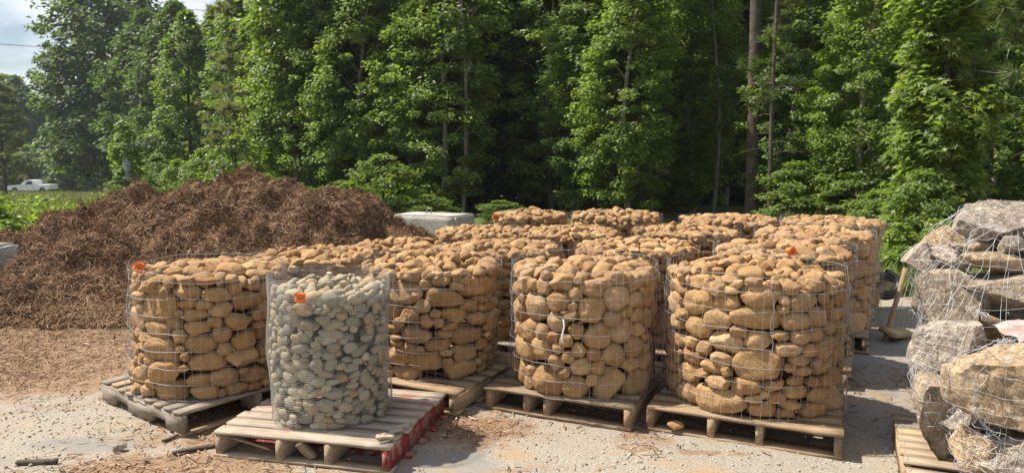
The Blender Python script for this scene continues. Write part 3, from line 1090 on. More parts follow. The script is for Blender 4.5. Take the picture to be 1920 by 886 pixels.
rs = np.random.default_rng(3)
n = 210000
sx = rs.uniform(-9.0, -.6, n)
syy = 6.6 + 4.2 * rs.beta(1.0, 1.25, n)
h0 = pile_h(sx, syy)
e = .05
dx = (pile_h(sx + e, syy) - h0) / e
dy = (pile_h(sx, syy + e) - h0) / e
keep = h0 > .0
sx, syy, h0, dx, dy = sx[keep], syy[keep], h0[keep], dx[keep], dy[keep]
nr = np.stack([-dx, -dy, np.ones_like(dx)], 1)
nr /= np.linalg.norm(nr, axis=1)[:, None]
V, F = strands(len(sx), np.stack([sx, syy, h0], 1) + nr * rs.uniform(.0, .03, len(sx))[:, None], nr, .05, .16, .003, .009, rs, .62, .4)
V -= [-5, 9.5, 0]
tag(link('mulch_strands', np_mesh('mulch_strands', V, F, M_STRAND), mp_), kind='stuff')
# trodden mulch and chips on the slab
n = 130000
sx, syy = rs.uniform(-6.5, 4.2, n), rs.uniform(3.0, 7.6, n)
dens = blobs(sx, syy, MULCH) * 1.0 + .25 * vnoise(sx, syy, 1.6, 21)
keep = rs.uniform(0, 1, n) < np.clip(dens - .18, .006, 1) ** 1.3
sx, syy = sx[keep], syy[keep]
up = np.tile([0., 0, 1], (len(sx), 1))
V, F = strands(len(sx), np.stack([sx, syy, terrain(sx, syy) + rs.uniform(.004, .016, len(sx))], 1), up, .015, .075, .003, .010, rs, .12)
tag(link('mulch_litter', np_mesh('mulch_litter', V, F, M_STRAND)), 'loose shreds of bark mulch scattered over the slab', kind='stuff')

# crushed stone on the slab
n = 5500
sx, syy = rs.uniform(-3.2, 2.9, n), rs.uniform(2.95, 4.7, n)
dens = np.clip(.9 - blobs(sx, syy, SMOOTH) - .9 * blobs(sx, syy, MULCH) + .5 * vnoise(sx, syy, 2, 31), 0, 1)
keep = rs.uniform(0, 1, n) < dens
sx, syy = sx[keep], syy[keep]
Vi, Fi = ico(1)
k = len(sx)
sc = (.003 + .009 * rs.uniform(0, 1, (k, 1, 1)) ** 2) * rs.uniform(.6, 1.2, (k, 1, 3))
V = Vi[None] * sc * (1 + rs.uniform(-.2, .2, (k, len(Vi), 1)))
V += np.stack([sx, syy, terrain(sx, syy) + .002], 1)[:, None]
F = (Fi[None] + (np.arange(k) * len(Vi))[:, None, None]).reshape(-1, 3)
M_GRAV = stone_mat('crushed_stone', [(0, (.34, .30, .25)), (.5, (.46, .42, .35)), (.86, (.55, .51, .44)), (.93, (.2, .17, .14)), (1, (.15, .13, .12))], True, .1, (.3, .28, .24), 60)
tag(link('crushed_stone', np_mesh('crushed_stone', V.reshape(-1, 3), [F], M_GRAV)), 'fine pale crushed stone over the concrete', kind='stuff')

# ------------------------------------------------------------------ concrete blocks
def concrete_mat():
    m, nt, b = mat('cast_concrete')
    v = coord(nt)
    n1, n2 = noise_t(nt, v, 2.2, 6, .65), noise_t(nt, v, 35, 4, .7)
    c = ramp(nt, n1, [(.3, (.30, .28, .24)), (.5, (.44, .42, .37)), (.7, (.58, .56, .51))])
    c = mix(nt, ramp(nt, n2, [(.35, (.6,) * 3), (.55, (0,) * 3)]), c, (.6, .58, .55), 'MULTIPLY')
    nt.links.new(c, b.inputs['Base Color'])
    b.inputs['Roughness'].default_value = .9
    bump(nt, b, math_n(nt, 'ADD', n1, n2), .5, .02)
    return m


M_CONC = concrete_mat()


def rough_block(sx, sy, sz_, seed):
    nn = 10
    import bmesh
    bm = bmesh.new()
    bmesh.ops.create_cube(bm, size=1)
    bmesh.ops.bevel(bm, geom=bm.edges[:], offset=.03, segments=2, affect='EDGES')
    bmesh.ops.subdivide_edges(bm, edges=bm.edges[:], cuts=7, use_grid_fill=True)
    V = np.array([v.co[:] for v in bm.verts]) * [sx, sy, sz_]
    fd = {}
    for f in bm.faces: fd.setdefault(len(f.verts), []).append([v.index for v in f.verts])
    bm.free()
    V = V * (1 + .012 * fnoise(V, 3.0, seed, 3))[:, None] + .006 * np.stack([fnoise(V, 9, seed + k, 2) for k in range(3)], 1)
    return V, [np.array(f) for f in fd.values()]


b1 = thing('concrete_block', 'pale concrete block with a steel lifting loop behind the stone baskets', 'concrete block', (-1.38, 12.7, 0), R(-24))
V, F = rough_block(1.25, .72, .62, 3)
link('block_body', np_mesh('block_body', V + [0, 0, .30], F, M_CONC, False), b1)
a = np.linspace(0, math.pi, 10)
P = [(-.045, 0, .55)] + [(-.045 * math.cos(t), 0, .66 + .045 * math.sin(t)) for t in a] + [(.045, 0, .55)]
V, F = tube(np.array(P), .011, 6)
link('lifting_loop', np_mesh('lifting_loop', V, F, M_STEEL, True), b1, (-.1, 0, 0))
b2 = thing('concrete_block', 'grey concrete wall block at the left edge holding back the mulch', 'concrete block', (-6.30, 7.62, 0), R(3))
V, F = rough_block(1.75, .45, .70, 5)
link('block_body', np_mesh('block_body', V + [0, 0, .32], F, M_CONC, False), b2)

# ------------------------------------------------------------------ small loose things
def rough_stone(name, label, cat, loc, dims, matl, seed, rot=(0, 0, 0), sub=3, cuts=6, group=None):
    o = link(name, np_mesh(name, boulder_V(seed, dims, sub, cuts)[0], [ico(sub)[1]], matl, False), None, loc, rot)
    return tag(o, label, cat, group)


def boulder_V(seed, dims, sub=4, cuts=9, amp=.10, lim=(.55, .85)):
    V, F = ico(sub)
    r = random.Random(seed)
    V = V / (np.abs(V) ** 3).sum(1)[:, None] ** (1 / 3)
    V = V.copy()
    for _ in range(cuts):
        n = np.array([r.gauss(0, 1), r.gauss(0, 1), r.gauss(0, 1)])
        n /= np.linalg.norm(n)
        d = V @ n
        over = np.maximum(0, d - r.uniform(*lim) * d.max())
        V -= n * over[:, None]
    nz = fnoise(V, 1.2, seed, 3) * amp + fnoise(V, 4.0, seed + 9, 4) * amp * .35
    if sub > 4: nz = nz + fnoise(V, 11, seed + 19, 4) * .022
    V *= (1 + nz)[:, None]
    lo, hi = V.min(0), V.max(0)
    V = (V - (lo + hi) / 2) / (hi - lo) * np.array(dims)
    return V, F


rough_stone('rock', 'small blue grey rock lying on the pale slab left of the red pallet', 'rock', (-2.15, 3.80, .018), (.065, .05, .045), M_BG, 77)
o = tag(link('wood_scrap', plank_mesh(.20, .03, .022, 41, M_BARK, .006), None, (-2.49, 3.62, .016), (0, 0, R(8))), 'short dark piece of wood on the pale slab in the near left corner', 'wood scrap')
o = tag(link('wood_scrap', plank_mesh(.26, .03, .015, 42, M_BARK, .006), None, (-1.73, 3.80, .014), (0, 0, R(32))), 'long dark stick in the mulch litter just left of the red pallet', 'wood scrap')
tag(link('wood_scrap', plank_mesh(.10, .02, .012, 43, M_BARK, .004), None, (-1.95, 3.95, .014), (0, 0, R(60))), 'small dark stick beside the corner of the grey pallet', 'wood scrap')
V, F = stone_proto(3, 3, 2.3, .1)
st = link('loose_stone', np_mesh('loose_stone', V * [.10, .07, .055], [F], M_TAN, True), None, (.955, 4.06, .045), (0, 0, .3))
tag(st, 'brown stone lying inside the front opening of the widest basket\'s pallet', 'stone')

# ------------------------------------------------------------------ caged boulders on the right
GC = (2.78, 4.15)


def bundle(label, loc, rz, items, net_R, z_top, seed, nv, nh, matn, pal, tag_net=None):
    t = thing('boulder_bundle', label, 'boulder bundle', (*loc, 0))
    Vs, Fs, off = [], [], 0
    for i, (x, y, z, dims, rot, m, lim, sub) in enumerate(items):
        V, F = boulder_V(seed * 40 + i, dims, sub, 13 if lim is not lm2 else 9, .06 if lim is not lm2 else .09, lim)
        o = link('boulder', np_mesh('boulder', V, [F], m, sub < 5), t)
        E_ = Matrix.Rotation(rot[2], 3, 'Z') @ Matrix.Rotation(rot[1], 3, 'Y') @ Matrix.Rotation(rot[0], 3, 'X')
        M4 = E_.to_4x4()
        M4.translation = Vector((x - loc[0], y - loc[1], z))
        o.matrix_local = M4
        try:
            o.data.set_sharp_from_angle(angle=R(32))
        except Exception:
            pass
        Vw = V @ np.array(E_).T + [x - loc[0], y - loc[1], z]
        Vs.append(Vw)
        Fs.append(F + off)
        off += len(V)
    V, F = np.concatenate(Vs), np.concatenate(Fs)
    bvh = BVHTree.FromPolygons([tuple(v) for v in V], [tuple(int(q) for q in f) for f in F])
    # drape the net: cast inward from a big shell
    na = 72
    rows = 34
    zc = z_top * .62
    Rm = np.zeros((rows, na))
    dirs = np.zeros((rows, na, 3))
    org = np.zeros((rows, 3))
    for j in range(rows):
        s = j / (rows - 1)
        if s < .6:
            zz = .15 + (zc - .15) * s / .6
            el = 0
            org[j] = (0, 0, zz)
        else:
            el = (s - .6) / .4 * R(86)
            org[j] = (0, 0, zc)
        for i in range(na):
            th = i * 2 * math.pi / na
            d = Vector((math.cos(th) * math.cos(el), math.sin(th) * math.cos(el), math.sin(el)))
            dirs[j, i] = d
            p = Vector(org[j]) + d * 2.5
            hit = bvh.ray_cast(p, -d, 2.5)
            Rm[j, i] = (2.5 - hit[3]) if hit[0] is not None else .15
    # taut net: repeated max with the neighbours' mean
    Rn = Rm.copy()
    for _ in range(70):
        Rp = np.pad(Rn, ((1, 1), (0, 0)), mode='edge')
        mean = (Rp[:-2] + Rp[2:] + np.roll(Rn, 1, 1) + np.roll(Rn, -1, 1)) / 4
        Rn = np.maximum(Rm, mean * .998)
    Rn = np.minimum(Rn, net_R)

    def P(s, th):
        fj = np.clip(s, 0, .9999) * (rows - 1)
        fi = (th / (2 * math.pi) * na) % na
        j0 = np.floor(fj).astype(int)
        i0 = np.floor(fi).astype(int) % na
        a, b_ = fj - j0, fi - np.floor(fi)
        j1, i1 = np.minimum(j0 + 1, rows - 1), (i0 + 1) % na

        def q(A_):
            if A_.ndim == 2: w = lambda v: v
            w_ = (1 - a) * (1 - b_), (1 - a) * b_, a * (1 - b_), a * b_
            if A_.ndim == 3: w_ = [k[:, None] for k in w_]
            return A_[j0, i0] * w_[0] + A_[j0, i1] * w_[1] + A_[j1, i0] * w_[2] + A_[j1, i1] * w_[3]
        r = q(Rn)
        d = q(dirs)
        o_ = org[j0] * (1 - a)[:, None] + org[j1] * a[:, None]
        jit = .008 * np.sin(th * 23 + s * 40 + seed) + .006 * np.sin(th * 11 - s * 63)
        return o_ + d * (r + .014 + jit)[:, None]
    parts = []
    ss = np.linspace(0, 1, 70)
    for i in range(nv):
        th = i * 2 * math.pi / nv + .35 * ss ** 3 * (1 if i % 2 else -1) * .6 + .04 * np.sin(ss * 11 + i * 2.1)
        kk = 70 - 14 * (i % 2) - 5
        parts.append(tube(P(ss, th % (2 * math.pi))[:kk], 0.0010, 3, False))
    tt = np.linspace(0, 2 * math.pi, 150)
    for j in range(nh):
        s = np.clip((j + .2) / nh + .012 * np.sin(tt * 4 + j * 1.3) + .008 * np.sin(tt * 9 + j), 0, .9)
        parts.append(tube(P(s, tt % (2 * math.pi)), 0.0012, 3, False))
    # gathered, bunched strands along the near left side
    r = random.Random(seed)
    for k in range(6):
        th0 = R(203) + r.uniform(-.2, .2) if seed == 1 else R(190) + r.uniform(-.22, .22)
        s = np.linspace(r.uniform(0, .25), r.uniform(.5, .95), 40)
        th = th0 + .10 * np.sin(s * r.uniform(8, 20) + k) + r.uniform(-.25, .25) * (s - .4)
        q = P(s, th % (2 * math.pi))
        parts.append(tube(q + np.stack([.012 * np.sin(s * 60 + k), .012 * np.cos(s * 47 + k), 0 * s], -1), 0.0012, 3, False))
    V, F = join(parts)
    link('wire_net', np_mesh('wire_net', V, F, M_WIRE_L), t)
    # twisted tie
    for (sk, thk) in pal:
        c = P(np.array([sk]), np.array([R(thk)]))[0]
        a_ = np.linspace(0, 26, 90)
        C = np.stack([c[0] - .02 + .010 * np.cos(a_) + .0022 * a_, c[1] - .03 + .010 * np.sin(a_), c[2] + .012 * np.sin(a_ * .7) - .001 * a_], -1)
        V, F = tube(C, .0024, 4)
        link('twisted_tie', np_mesh('twisted_tie', V, F, M_WIRE_L), t)
    return t


lm1, lm2, lm3 = (.44, .74), (.7, .92), (.42, .75)
# x, y, z, dims, rot, material, limits, subdivision
b_back = [
    (2.12, 3.42, 0.345, (.27, .34, .44), (.0, .05, 1.9), M_BB, lm1, 5),       # tall brown foot
    (2.20, 3.50, 0.665, (.27, .32, .33), (.25, .45, .5), M_BG, lm1, 5),       # grey left
    (2.70, 3.66, 0.905, (.98, .56, .31), (.16, .07, -.12), M_BB, lm1, 5),    # big slab
    (2.33, 3.70, 0.870, (.30, .34, .30), (.1, .1, .5), M_BB, lm1, 5),        # left shoulder of the slab
    (2.63, 3.96, 1.265, (.42, .38, .21), (.1, -.06, .2), M_BG, lm1, 5),      # top
    (2.93, 4.05, 1.260, (.30, .32, .17), (.1, .1, 1.2), M_BB, lm1, 4),
    (2.24, 3.90, 1.050, (.22, .24, .17), (.1, .35, .5), M_BG, lm1, 4),
    (2.35, 3.80, 1.055, (.24, .18, .13), (.3, .1, 0), M_BG, lm1, 4),
    (2.47, 3.84, 1.100, (.28, .2, .11), (.1, .1, .2), M_BT, lm1, 4),
    (2.51, 3.72, 1.060, (.30, .18, .10), (.1, .05, .1), M_BT, lm2, 4),
    (2.62, 3.76, 1.140, (.17, .15, .13), (.3, .5, .2), M_BG, lm1, 4),
    (2.57, 3.94, 1.130, (.30, .2, .13), (.1, -.35, .2), M_BG, lm1, 4),
    (2.79, 3.98, 1.160, (.34, .3, .14), (.1, .2, .3), M_BT, lm1, 4),
    (2.77, 3.74, 1.090, (.24, .2, .12), (.2, .2, 1), M_BG, lm1, 4),
    (2.43, 4.02, 1.150, (.24, .2, .13), (.1, .3, 1.2), M_BT, lm1, 4),
    (2.99, 3.86, 1.100, (.36, .4, .16), (.1, .0, .2), M_BB, lm1, 4),
    (2.95, 4.05, 0.500, (.70, .6, .6), (0, 0, .4), M_BB, lm1, 4),
    (2.72, 3.72, 0.340, (.5, .5, .36), (0, 0, .9), M_BG, lm1, 4),
    (3.12, 3.62, 0.320, (.5, .5, .36), (0, 0, .2), M_BB, lm1, 4),
    (3.18, 3.72, 0.660, (.5, .5, .34), (0, 0, .7), M_BG, lm1, 4),
    (2.80, 3.62, 0.640, (.56, .5, .26), (0, 0, .5), M_BB, lm1, 4),
    (2.58, 4.06, 0.360, (.42, .42, .42), (0, 0, .4), M_BG, lm1, 4),
    (2.58, 4.10, 0.780, (.42, .42, .42), (0, 0, 1.4), M_BB, lm1, 4),
    (2.30, 3.62, .42, (.30, .34, .50), (.1, .05, .6), M_BG, lm1, 4),
    (2.42, 3.66, .68, (.34, .34, .30), (.2, .05, 1.6), M_BT, lm1, 4),
]
bb_ = bundle('tall wire caged bundle of angular grey and brown boulders behind the round one', (2.70, 3.84), 0, b_back, .95, 1.37, 1, 58, 22, M_WIRE_L, [(.60, 222)])
b_front = [
    (2.225, 3.08, .62, (.51, .44, .37), (.05, -.05, .25), M_BT, lm2, 5),     # round tan
    (2.27, 3.06, .285, (.42, .42, .27), (.15, .30, .3), M_BG, lm1, 5),      # bottom dark and white
    (2.10, 3.14, .265, (.13, .26, .24), (.1, .15, .2), M_BT, lm1, 4),
    (2.22, 3.30, .40, (.30, .30, .24), (.1, .1, .2), M_BG, lm1, 4),
    (2.58, 3.22, .33, (.40, .40, .36), (.1, .1, .2), M_BB, lm1, 4),
    (2.62, 3.20, .66, (.36, .44, .34), (.1, .1, .2), M_BG, lm1, 4),
]
bf_ = bundle('lower wire caged bundle with a round tan boulder at the right edge', (2.32, 3.10), 0, b_front, .75, .84, 2, 40, 14, M_WIRE_L, [(.60, 262)])
# faded pink mesh sack lying on the round boulder
U, Vv = np.meshgrid(np.linspace(0, 1, 26), np.linspace(0, 1, 14))
sxk = 2.26 + .46 * U + .015 * np.sin(Vv * 9)
syk = 3.14 + .20 * Vv
szk = .785 + .035 * Vv + .05 * (1 - (2 * U - .8) ** 2) * .4 + .016 * vnoise(U, Vv, 7, 71) + .012 * np.abs(vnoise(U, Vv, 16, 72)) - .05 * np.clip(.25 - U, 0, 1)
ii_ = np.arange(U.size).reshape(U.shape)
V = np.stack([sxk, syk, szk], -1).reshape(-1, 3)
F = [np.stack([ii_[:-1, :-1], ii_[:-1, 1:], ii_[1:, 1:], ii_[1:, :-1]], -1).reshape(-1, 4)]
def net_mat():
    m, nt, b = mat('faded_pink_sack')
    n = noise_t(nt, coord(nt), 14, 4)
    nt.links.new(ramp(nt, n, [(.30, (.42, .19, .13)), (.42, (.36, .26, .23)), (.56, (.40, .35, .32))]), b.inputs['Base Color'])
    bump(nt, b, n, .8, .02)
    return m
tag(link('mesh_sack', np_mesh('mesh_sack', V, F, net_mat(), True)), 'faded pink and orange sack wedged between the caged boulders', 'sack')
pallet('wooden pallet under the tall caged boulder bundle at the right edge', 2.58, 3.42, R(-24), 1.20, .70, M_WOODG, None, 7, (-.49, 0, .49), 61, group=None)
pallet('wooden pallet under the lower bundle with the round boulder', 2.33, 2.85, R(-24), 1.20, .40, M_WOODG, None, 5, (-.49, 0, .49), 62, group=None)

# leaning fence roll, stake, black pipe behind
lt = thing('wire_fence_panel', 'loose wire fence panel on a leaning wooden frame behind the caged boulders', 'fence panel', (3.74, 6.3, 0))
parts = []
for i in range(14):
    u = i / 13
    parts.append(tube(np.array([(-.40 + .8 * u, -.1 + .35 * u, .02), (-.05 + .8 * u, .25 + .35 * u, .62)]), .0022, 4))
for j in range(9):
    v = j / 8
    parts.append(tube(np.array([(-.40 + .35 * v, -.1 + .35 * v, .03 + .60 * v), (.40 + .35 * v, .25 + .35 * v, .03 + .60 * v)]), .0022, 4))
V, F = join(parts)
link('panel_wire', np_mesh('panel_wire', V, F, M_WIRE_D), lt)
d = Vector((.42, .36, .92))
o = link('frame_post', plank_mesh(.72, .035, .03, 71, M_WOOD, .004), lt, (-.33, .0, .30))
o.rotation_euler = d.to_track_quat('X', 'Z').to_euler()
a = np.linspace(0, 2 * math.pi * 2.2, 60)
C = np.stack([.15 * np.cos(a), .15 * np.sin(a) * .45, .15 + .10 * np.sin(a) + .006 * a], -1)
V, F = tube(C, .035, 8)
tag(link('drain_pipe', np_mesh('drain_pipe', V, F, M_BLACK, True), None, (3.98, 7.6, .05)), 'coiled black corrugated pipe behind the last lane basket', 'pipe')
tag(link('broken_board', plank_mesh(.5, .12, .02, 73, M_WOOD, .02), None, (3.50, 6.9, .30), (.2, -.35, .35)), 'split brown board sticking out by the last lane pallet', 'board')
tag(link('pallet_scrap', plank_mesh(.45, .16, .04, 74, M_WOODG, .01), None, (3.42, 6.25, .06), (.3, .15, .7)), 'pale grey offcut under the leaning fence panel', 'board')

# ------------------------------------------------------------------ foliage
LEAF = (np.array([[0, 0, 0], [.30, .45, .10], [0, 1.0, -.08], [-.30, .45, .10], [0, .45, 0]]), np.array([[0, 1, 4], [1, 2, 4], [2, 3, 4], [3, 0, 4]]))
LEAF2 = (np.array([[0, 0, 0], [.33, .4, .09], [0, 1.0, -.1], [-.33, .4, .09]]), np.array([[0, 1, 2], [0, 2, 3]]))
_st = []
for k, (ang, ln) in enumerate([(-2.2, .55), (-1.75, .25), (-1.05, .9), (-.55, .35), (0, 1.0), (.55, .35), (1.05, .9), (1.75, .25), (2.2, .55)]):
    _st.append([ln * math.sin(ang) * .6, .3 + ln * math.cos(ang) * .62, -.10 * ln])
STAR = (np.array([[0, .3, .05]] + _st + [[0, 0, 0]]), np.array([[0, i, i + 1] for i in range(1, 9)][::1] + [[0, 9, 10], [0, 10, 1]]))
NEED = (np.array([[-.03, 0, 0], [.03, 0, 0], [0, 1, 0]]), np.array([[0, 1, 2]]))


def leaves(tmpl, pos, nrm, size, rs, yaw_dir=None, spread=1.0):
    n = len(pos)
    T, Fc = tmpl
    nrm = nrm / (np.linalg.norm(nrm, axis=1)[:, None] + 1e-9)
    a = rs.normal(size=(n, 3)) * spread
    if yaw_dir is not None: a = a + yaw_dir
    a -= (a * nrm).sum(1)[:, None] * nrm
    a /= np.linalg.norm(a, axis=1)[:, None] + 1e-9
    b = np.cross(a, nrm)
    M = np.stack([b, a, nrm], 1)  # rows
    V = np.einsum('kc,ncd->nkd', T, M) * size[:, None, None] + pos[:, None]
    F = (Fc[None] + (np.arange(n) * len(T))[:, None, None]).reshape(-1, Fc.shape[1])
    return V.reshape(-1, 3), [F]


def broadleaf(seed, Ht, z0, rad, nclump, per, lsize, tmpl=LEAF2, leafm=M_LEAF, bark=M_BARK, tr=.11, cl=.38, shell=.55, flat=.55, lean=0.0, nlimb=26, prof=None):
    """returns (trunk mesh, crown mesh); rad = crown radius"""
    rs = np.random.default_rng(seed)
    zz = np.linspace(0, Ht, 9)
    tx, ty = .10 * rs.uniform(-1, 1) + lean, .1 * rs.uniform(-1, 1)
    bend = rs.uniform(-.25, .25, 2)
    TP = np.stack([tx * zz / 3 + bend[0] * np.sin(zz / Ht * 4), ty * zz / 3 + bend[1] * np.sin(zz / Ht * 5), zz], -1)
    parts = [tube(TP, tr * (1 - .8 * zz / Ht) + .012, 8)]
    # clump centres
    t = rs.uniform(0, 1, nclump)
    z = z0 + (Ht - z0) * t
    pr = prof(t) if prof else np.sin(np.clip(t * .93 + .12, 0, 1) * math.pi) ** .55
    rr = rad * pr * (shell + (1 - shell) * rs.uniform(0, 1, nclump) ** .5) * rs.uniform(.7, 1.12, nclump)
    th = rs.uniform(0, 2 * math.pi, nclump)
    cx = np.interp(z, zz, TP[:, 0]) + rr * np.cos(th)
    cy = np.interp(z, zz, TP[:, 1]) + rr * np.sin(th)
    C = np.stack([cx, cy, z], -1)
    pick = rs.permutation(nclump)[:nlimb]
    for i in pick:
        zb = max(.2, z[i] - rr[i] * rs.uniform(.3, .8))
        b0 = np.array([np.interp(zb, zz, TP[:, 0]), np.interp(zb, zz, TP[:, 1]), zb])
        mid = (b0 + C[i]) / 2 + [0, 0, .12 * rr[i]] + rs.normal(size=3) * .08
        parts.append(tube(np.array([b0, mid, C[i]]), [tr * .28 + .004, tr * .16 + .003, .004], 5, False))
    V, F = join(parts)
    trunk = np_mesh('trunk', V, F, bark, True)
    k = np.repeat(np.arange(nclump), per)
    n = len(k)
    g = rs.normal(size=(n, 3))
    g /= np.linalg.norm(g, axis=1)[:, None]
    g *= rs.uniform(.15, 1, n)[:, None] ** .5
    cr_ = (cl * rs.uniform(.5, 1.4, nclump))[k]
    pos = C[k] + g * cr_[:, None] * [1, 1, flat]
    outw = np.stack([np.cos(th[k]), np.sin(th[k]), np.full(n, .1)], -1)
    nrm = np.array([0, 0, .9]) + rs.normal(size=(n, 3)) * .42 + outw * .45
    V, F = leaves(tmpl, pos, nrm, lsize * rs.uniform(.6, 1.25, n), rs, outw * .8 + [0, 0, -.35])
    crown = np_mesh('crown', V, F, leafm, False)
    return trunk, crown


def pine(seed, Ht, z0, rad, ntuft, leafm=M_PINE, tr=.16, nl=.24, per=34, bark=M_BARK, nw=1.0, bare=14):
    rs = np.random.default_rng(seed)
    zz = np.linspace(0, Ht, 9)
    TP = np.stack([.12 * np.sin(zz / Ht * 3 + seed), .1 * np.sin(zz / Ht * 2), zz], -1)
    parts = [tube(TP, tr * (1 - .6 * zz / Ht) + .01, 9)]
    C, D = [], []
    nb = max(6, ntuft // 7)
    for i in range(nb):
        zb = z0 + (Ht - z0) * (i + rs.uniform(0, 1)) / nb
        th = rs.uniform(0, 6.28)
        L = rad * (1 - .55 * (zb - z0) / (Ht - z0)) * rs.uniform(.6, 1.1)
        b0 = np.array([np.interp(zb, zz, TP[:, 0]), np.interp(zb, zz, TP[:, 1]), zb])
        u = np.array([math.cos(th), math.sin(th), 0])
        e_ = b0 + u * L + [0, 0, L * rs.uniform(-.05, .35)]
        m_ = (b0 + e_) / 2 + [0, 0, -.05 * L]
        parts.append(tube(np.array([b0, m_, e_]), [tr * .2 + .005, tr * .12 + .004, .004], 5, False))
        for q in range(7):
            s = rs.uniform(.35, 1.0) if q else 1
            c = b0 * (1 - s) ** 2 + 2 * s * (1 - s) * m_ + s * s * e_ + rs.normal(size=3) * .16 * L * s * [1, 1, .4]
            C.append(c)
            D.append(u * .6 + rs.normal(size=3) * .4 + [0, 0, .5])
    # dead lower stubs
    for i in range(bare):
        zb = rs.uniform(1.0, z0 + .5)
        th = rs.uniform(0, 6.28)
        L = rs.uniform(.3, 1.4)
        b0 = np.array([np.interp(zb, zz, TP[:, 0]), np.interp(zb, zz, TP[:, 1]), zb])
        u = np.array([math.cos(th), math.sin(th), rs.uniform(-.2, .3)])
        parts.append(tube(np.array([b0, b0 + u * L * .5, b0 + u * L + [0, 0, -.1]]), [.014, .009, .004], 4, False))
    V, F = join(parts)
    trunk = np_mesh('trunk', V, F, bark, True)
    C, D = np.array(C), np.array(D)
    D /= np.linalg.norm(D, axis=1)[:, None]
    k = np.repeat(np.arange(len(C)), per)
    n = len(k)
    ax = D[k] + rs.normal(size=(n, 3)) * .62
    ax /= np.linalg.norm(ax, axis=1)[:, None]
    pos = C[k] - D[k] * rs.uniform(0, .16, n)[:, None]
    nrm = np.cross(ax, rs.normal(size=(n, 3)))
    T = (NEED[0] * [nw, 1, 1], NEED[1])
    V, F = leaves(T, pos, nrm, nl * rs.uniform(.7, 1.15, n), rs, ax * 50)
    return trunk, np_mesh('crown', V, F, leafm, False)


def place(proto, name, label, x, y, s=1.0, rz=0.0, group=None, cat='tree', z=None, sx=None):
    g = float(terrain(x, y)) if z is None else z
    t = thing(name, label, cat, (x, y, g - .05), rz, group)
    t.scale = (s, s, s) if sx is None else (sx, sx, s)
    for nm, me_ in zip(('trunk', 'crown'), proto):
        if me_ is not None: link(nm, me_, t)
    return t


# prototypes
edge1 = broadleaf(1, 6.8, .3, 1.45, 330, 96, .115, cl=.30, leafm=M_LEAF, tr=.10)
edge2 = broadleaf(2, 8.2, .4, 1.6, 350, 96, .112, cl=.34, leafm=M_LEAF2, tr=.09, bark=M_BARKL)
edge3 = broadleaf(3, 5.6, .2, 1.3, 290, 90, .11, cl=.28, leafm=M_LEAF2, tr=.07)
deep1 = broadleaf(41, 11, .4, 1.9, 380, 60, .17, cl=.36, leafm=M_LEAF, tr=.10)
deep2 = broadleaf(42, 11.5, .6, 2.1, 380, 60, .16, cl=.40, leafm=M_LEAF, tr=.09, bark=M_BARKL)
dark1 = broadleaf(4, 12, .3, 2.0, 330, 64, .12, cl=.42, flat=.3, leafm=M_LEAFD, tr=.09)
inner = broadleaf(5, 13, 2.2, 2.2, 300, 50, .16, cl=.45, leafm=M_LEAF, tr=.10, bark=M_BARKL, prof=lambda t: .35 + .65 * t)
under = broadleaf(6, 2.6, .10, 1.2, 110, 56, .115, cl=.27, leafm=M_LEAF, tr=.03, nlimb=16)
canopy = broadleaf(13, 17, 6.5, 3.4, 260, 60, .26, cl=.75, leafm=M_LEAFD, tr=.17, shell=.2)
far1 = broadleaf(8, 22, 1.5, 7.2, 620, 60, .50, cl=1.25, leafm=M_LEAFO, tr=.45, shell=.35, nlimb=50, prof=lambda t: np.sin(np.clip(t * .85 + .14, 0, 1) * math.pi) ** .5)
far2 = broadleaf(9, 18, .5, 4.2, 420, 55, .40, cl=.95, leafm=M_LEAFO, tr=.25, shell=.35, nlimb=30)
far3 = broadleaf(10, 14, .5, 2.6, 380, 55, .26, cl=.6, leafm=M_LEAF, tr=.15, nlimb=30)
pine3 = pine(17, 8.5, 3.4, 1.3, 190, M_PINE, .06, per=44, nl=.26, nw=1.4)
pine4 = pine(18, 9, 4.0, 1.9, 260, M_PINE, .10, per=60, nl=.42, nw=1.0)
pine1 = pine(11, 13, 3.3, 1.9, 210, M_PINE, .17, per=40)
pine2 = pine(12, 12, 2.0, 2.6, 620, M_PINEG, .15, per=60, nl=.42, nw=2.6)
pineb = pine(14, 16, 8.0, 2.4, 150, M_PINE, .175, per=34, bare=22)
thin = broadleaf(15, 12, 3.6, 1.3, 150, 50, .15, cl=.38, leafm=M_LEAF, tr=.065, bark=M_BARKM)

rt = random.Random(12)
EG = 'broadleaf trees along the forest edge'


def at_px(px, d): return (px - 960) / 1350 * d


# front wall of the wood, by where each tree stands in the picture's sweep
EDGE = [(562, 26.5, edge2, 1.2), (622, 25, edge1, 1.2), (690, 24, edge2, 1.05), (765, 23, edge3, 1.1), (830, 22.5, edge2, .95),
        (905, 25, dark1, .85), (975, 25.5, dark1, .85), (1035, 24.5, edge2, 1.1), (1100, 21, edge1, 1.0), (1180, 19.5, edge2, .85), (1262, 22.5, edge3, 1.0),
        (1300, 22.5, edge2, .95), (1500, 18.5, edge1, .88), (1615, 16.2, edge2, .75), (1850, 14.2, edge1, .68), (2010, 13, edge3, .8), (540, 38, deep1, 1.15), (2110, 12, edge1, .8)]
EL = {id(deep1): 'tall mid green tree', id(deep2): 'tall pale stemmed tree', id(edge1): 'mid green broadleaf tree', id(edge2): 'yellow green broadleaf tree', id(edge3): 'low fine leaved tree', id(dark1): 'dark drooping evergreen', id(inner): 'sparse shaded tree'}
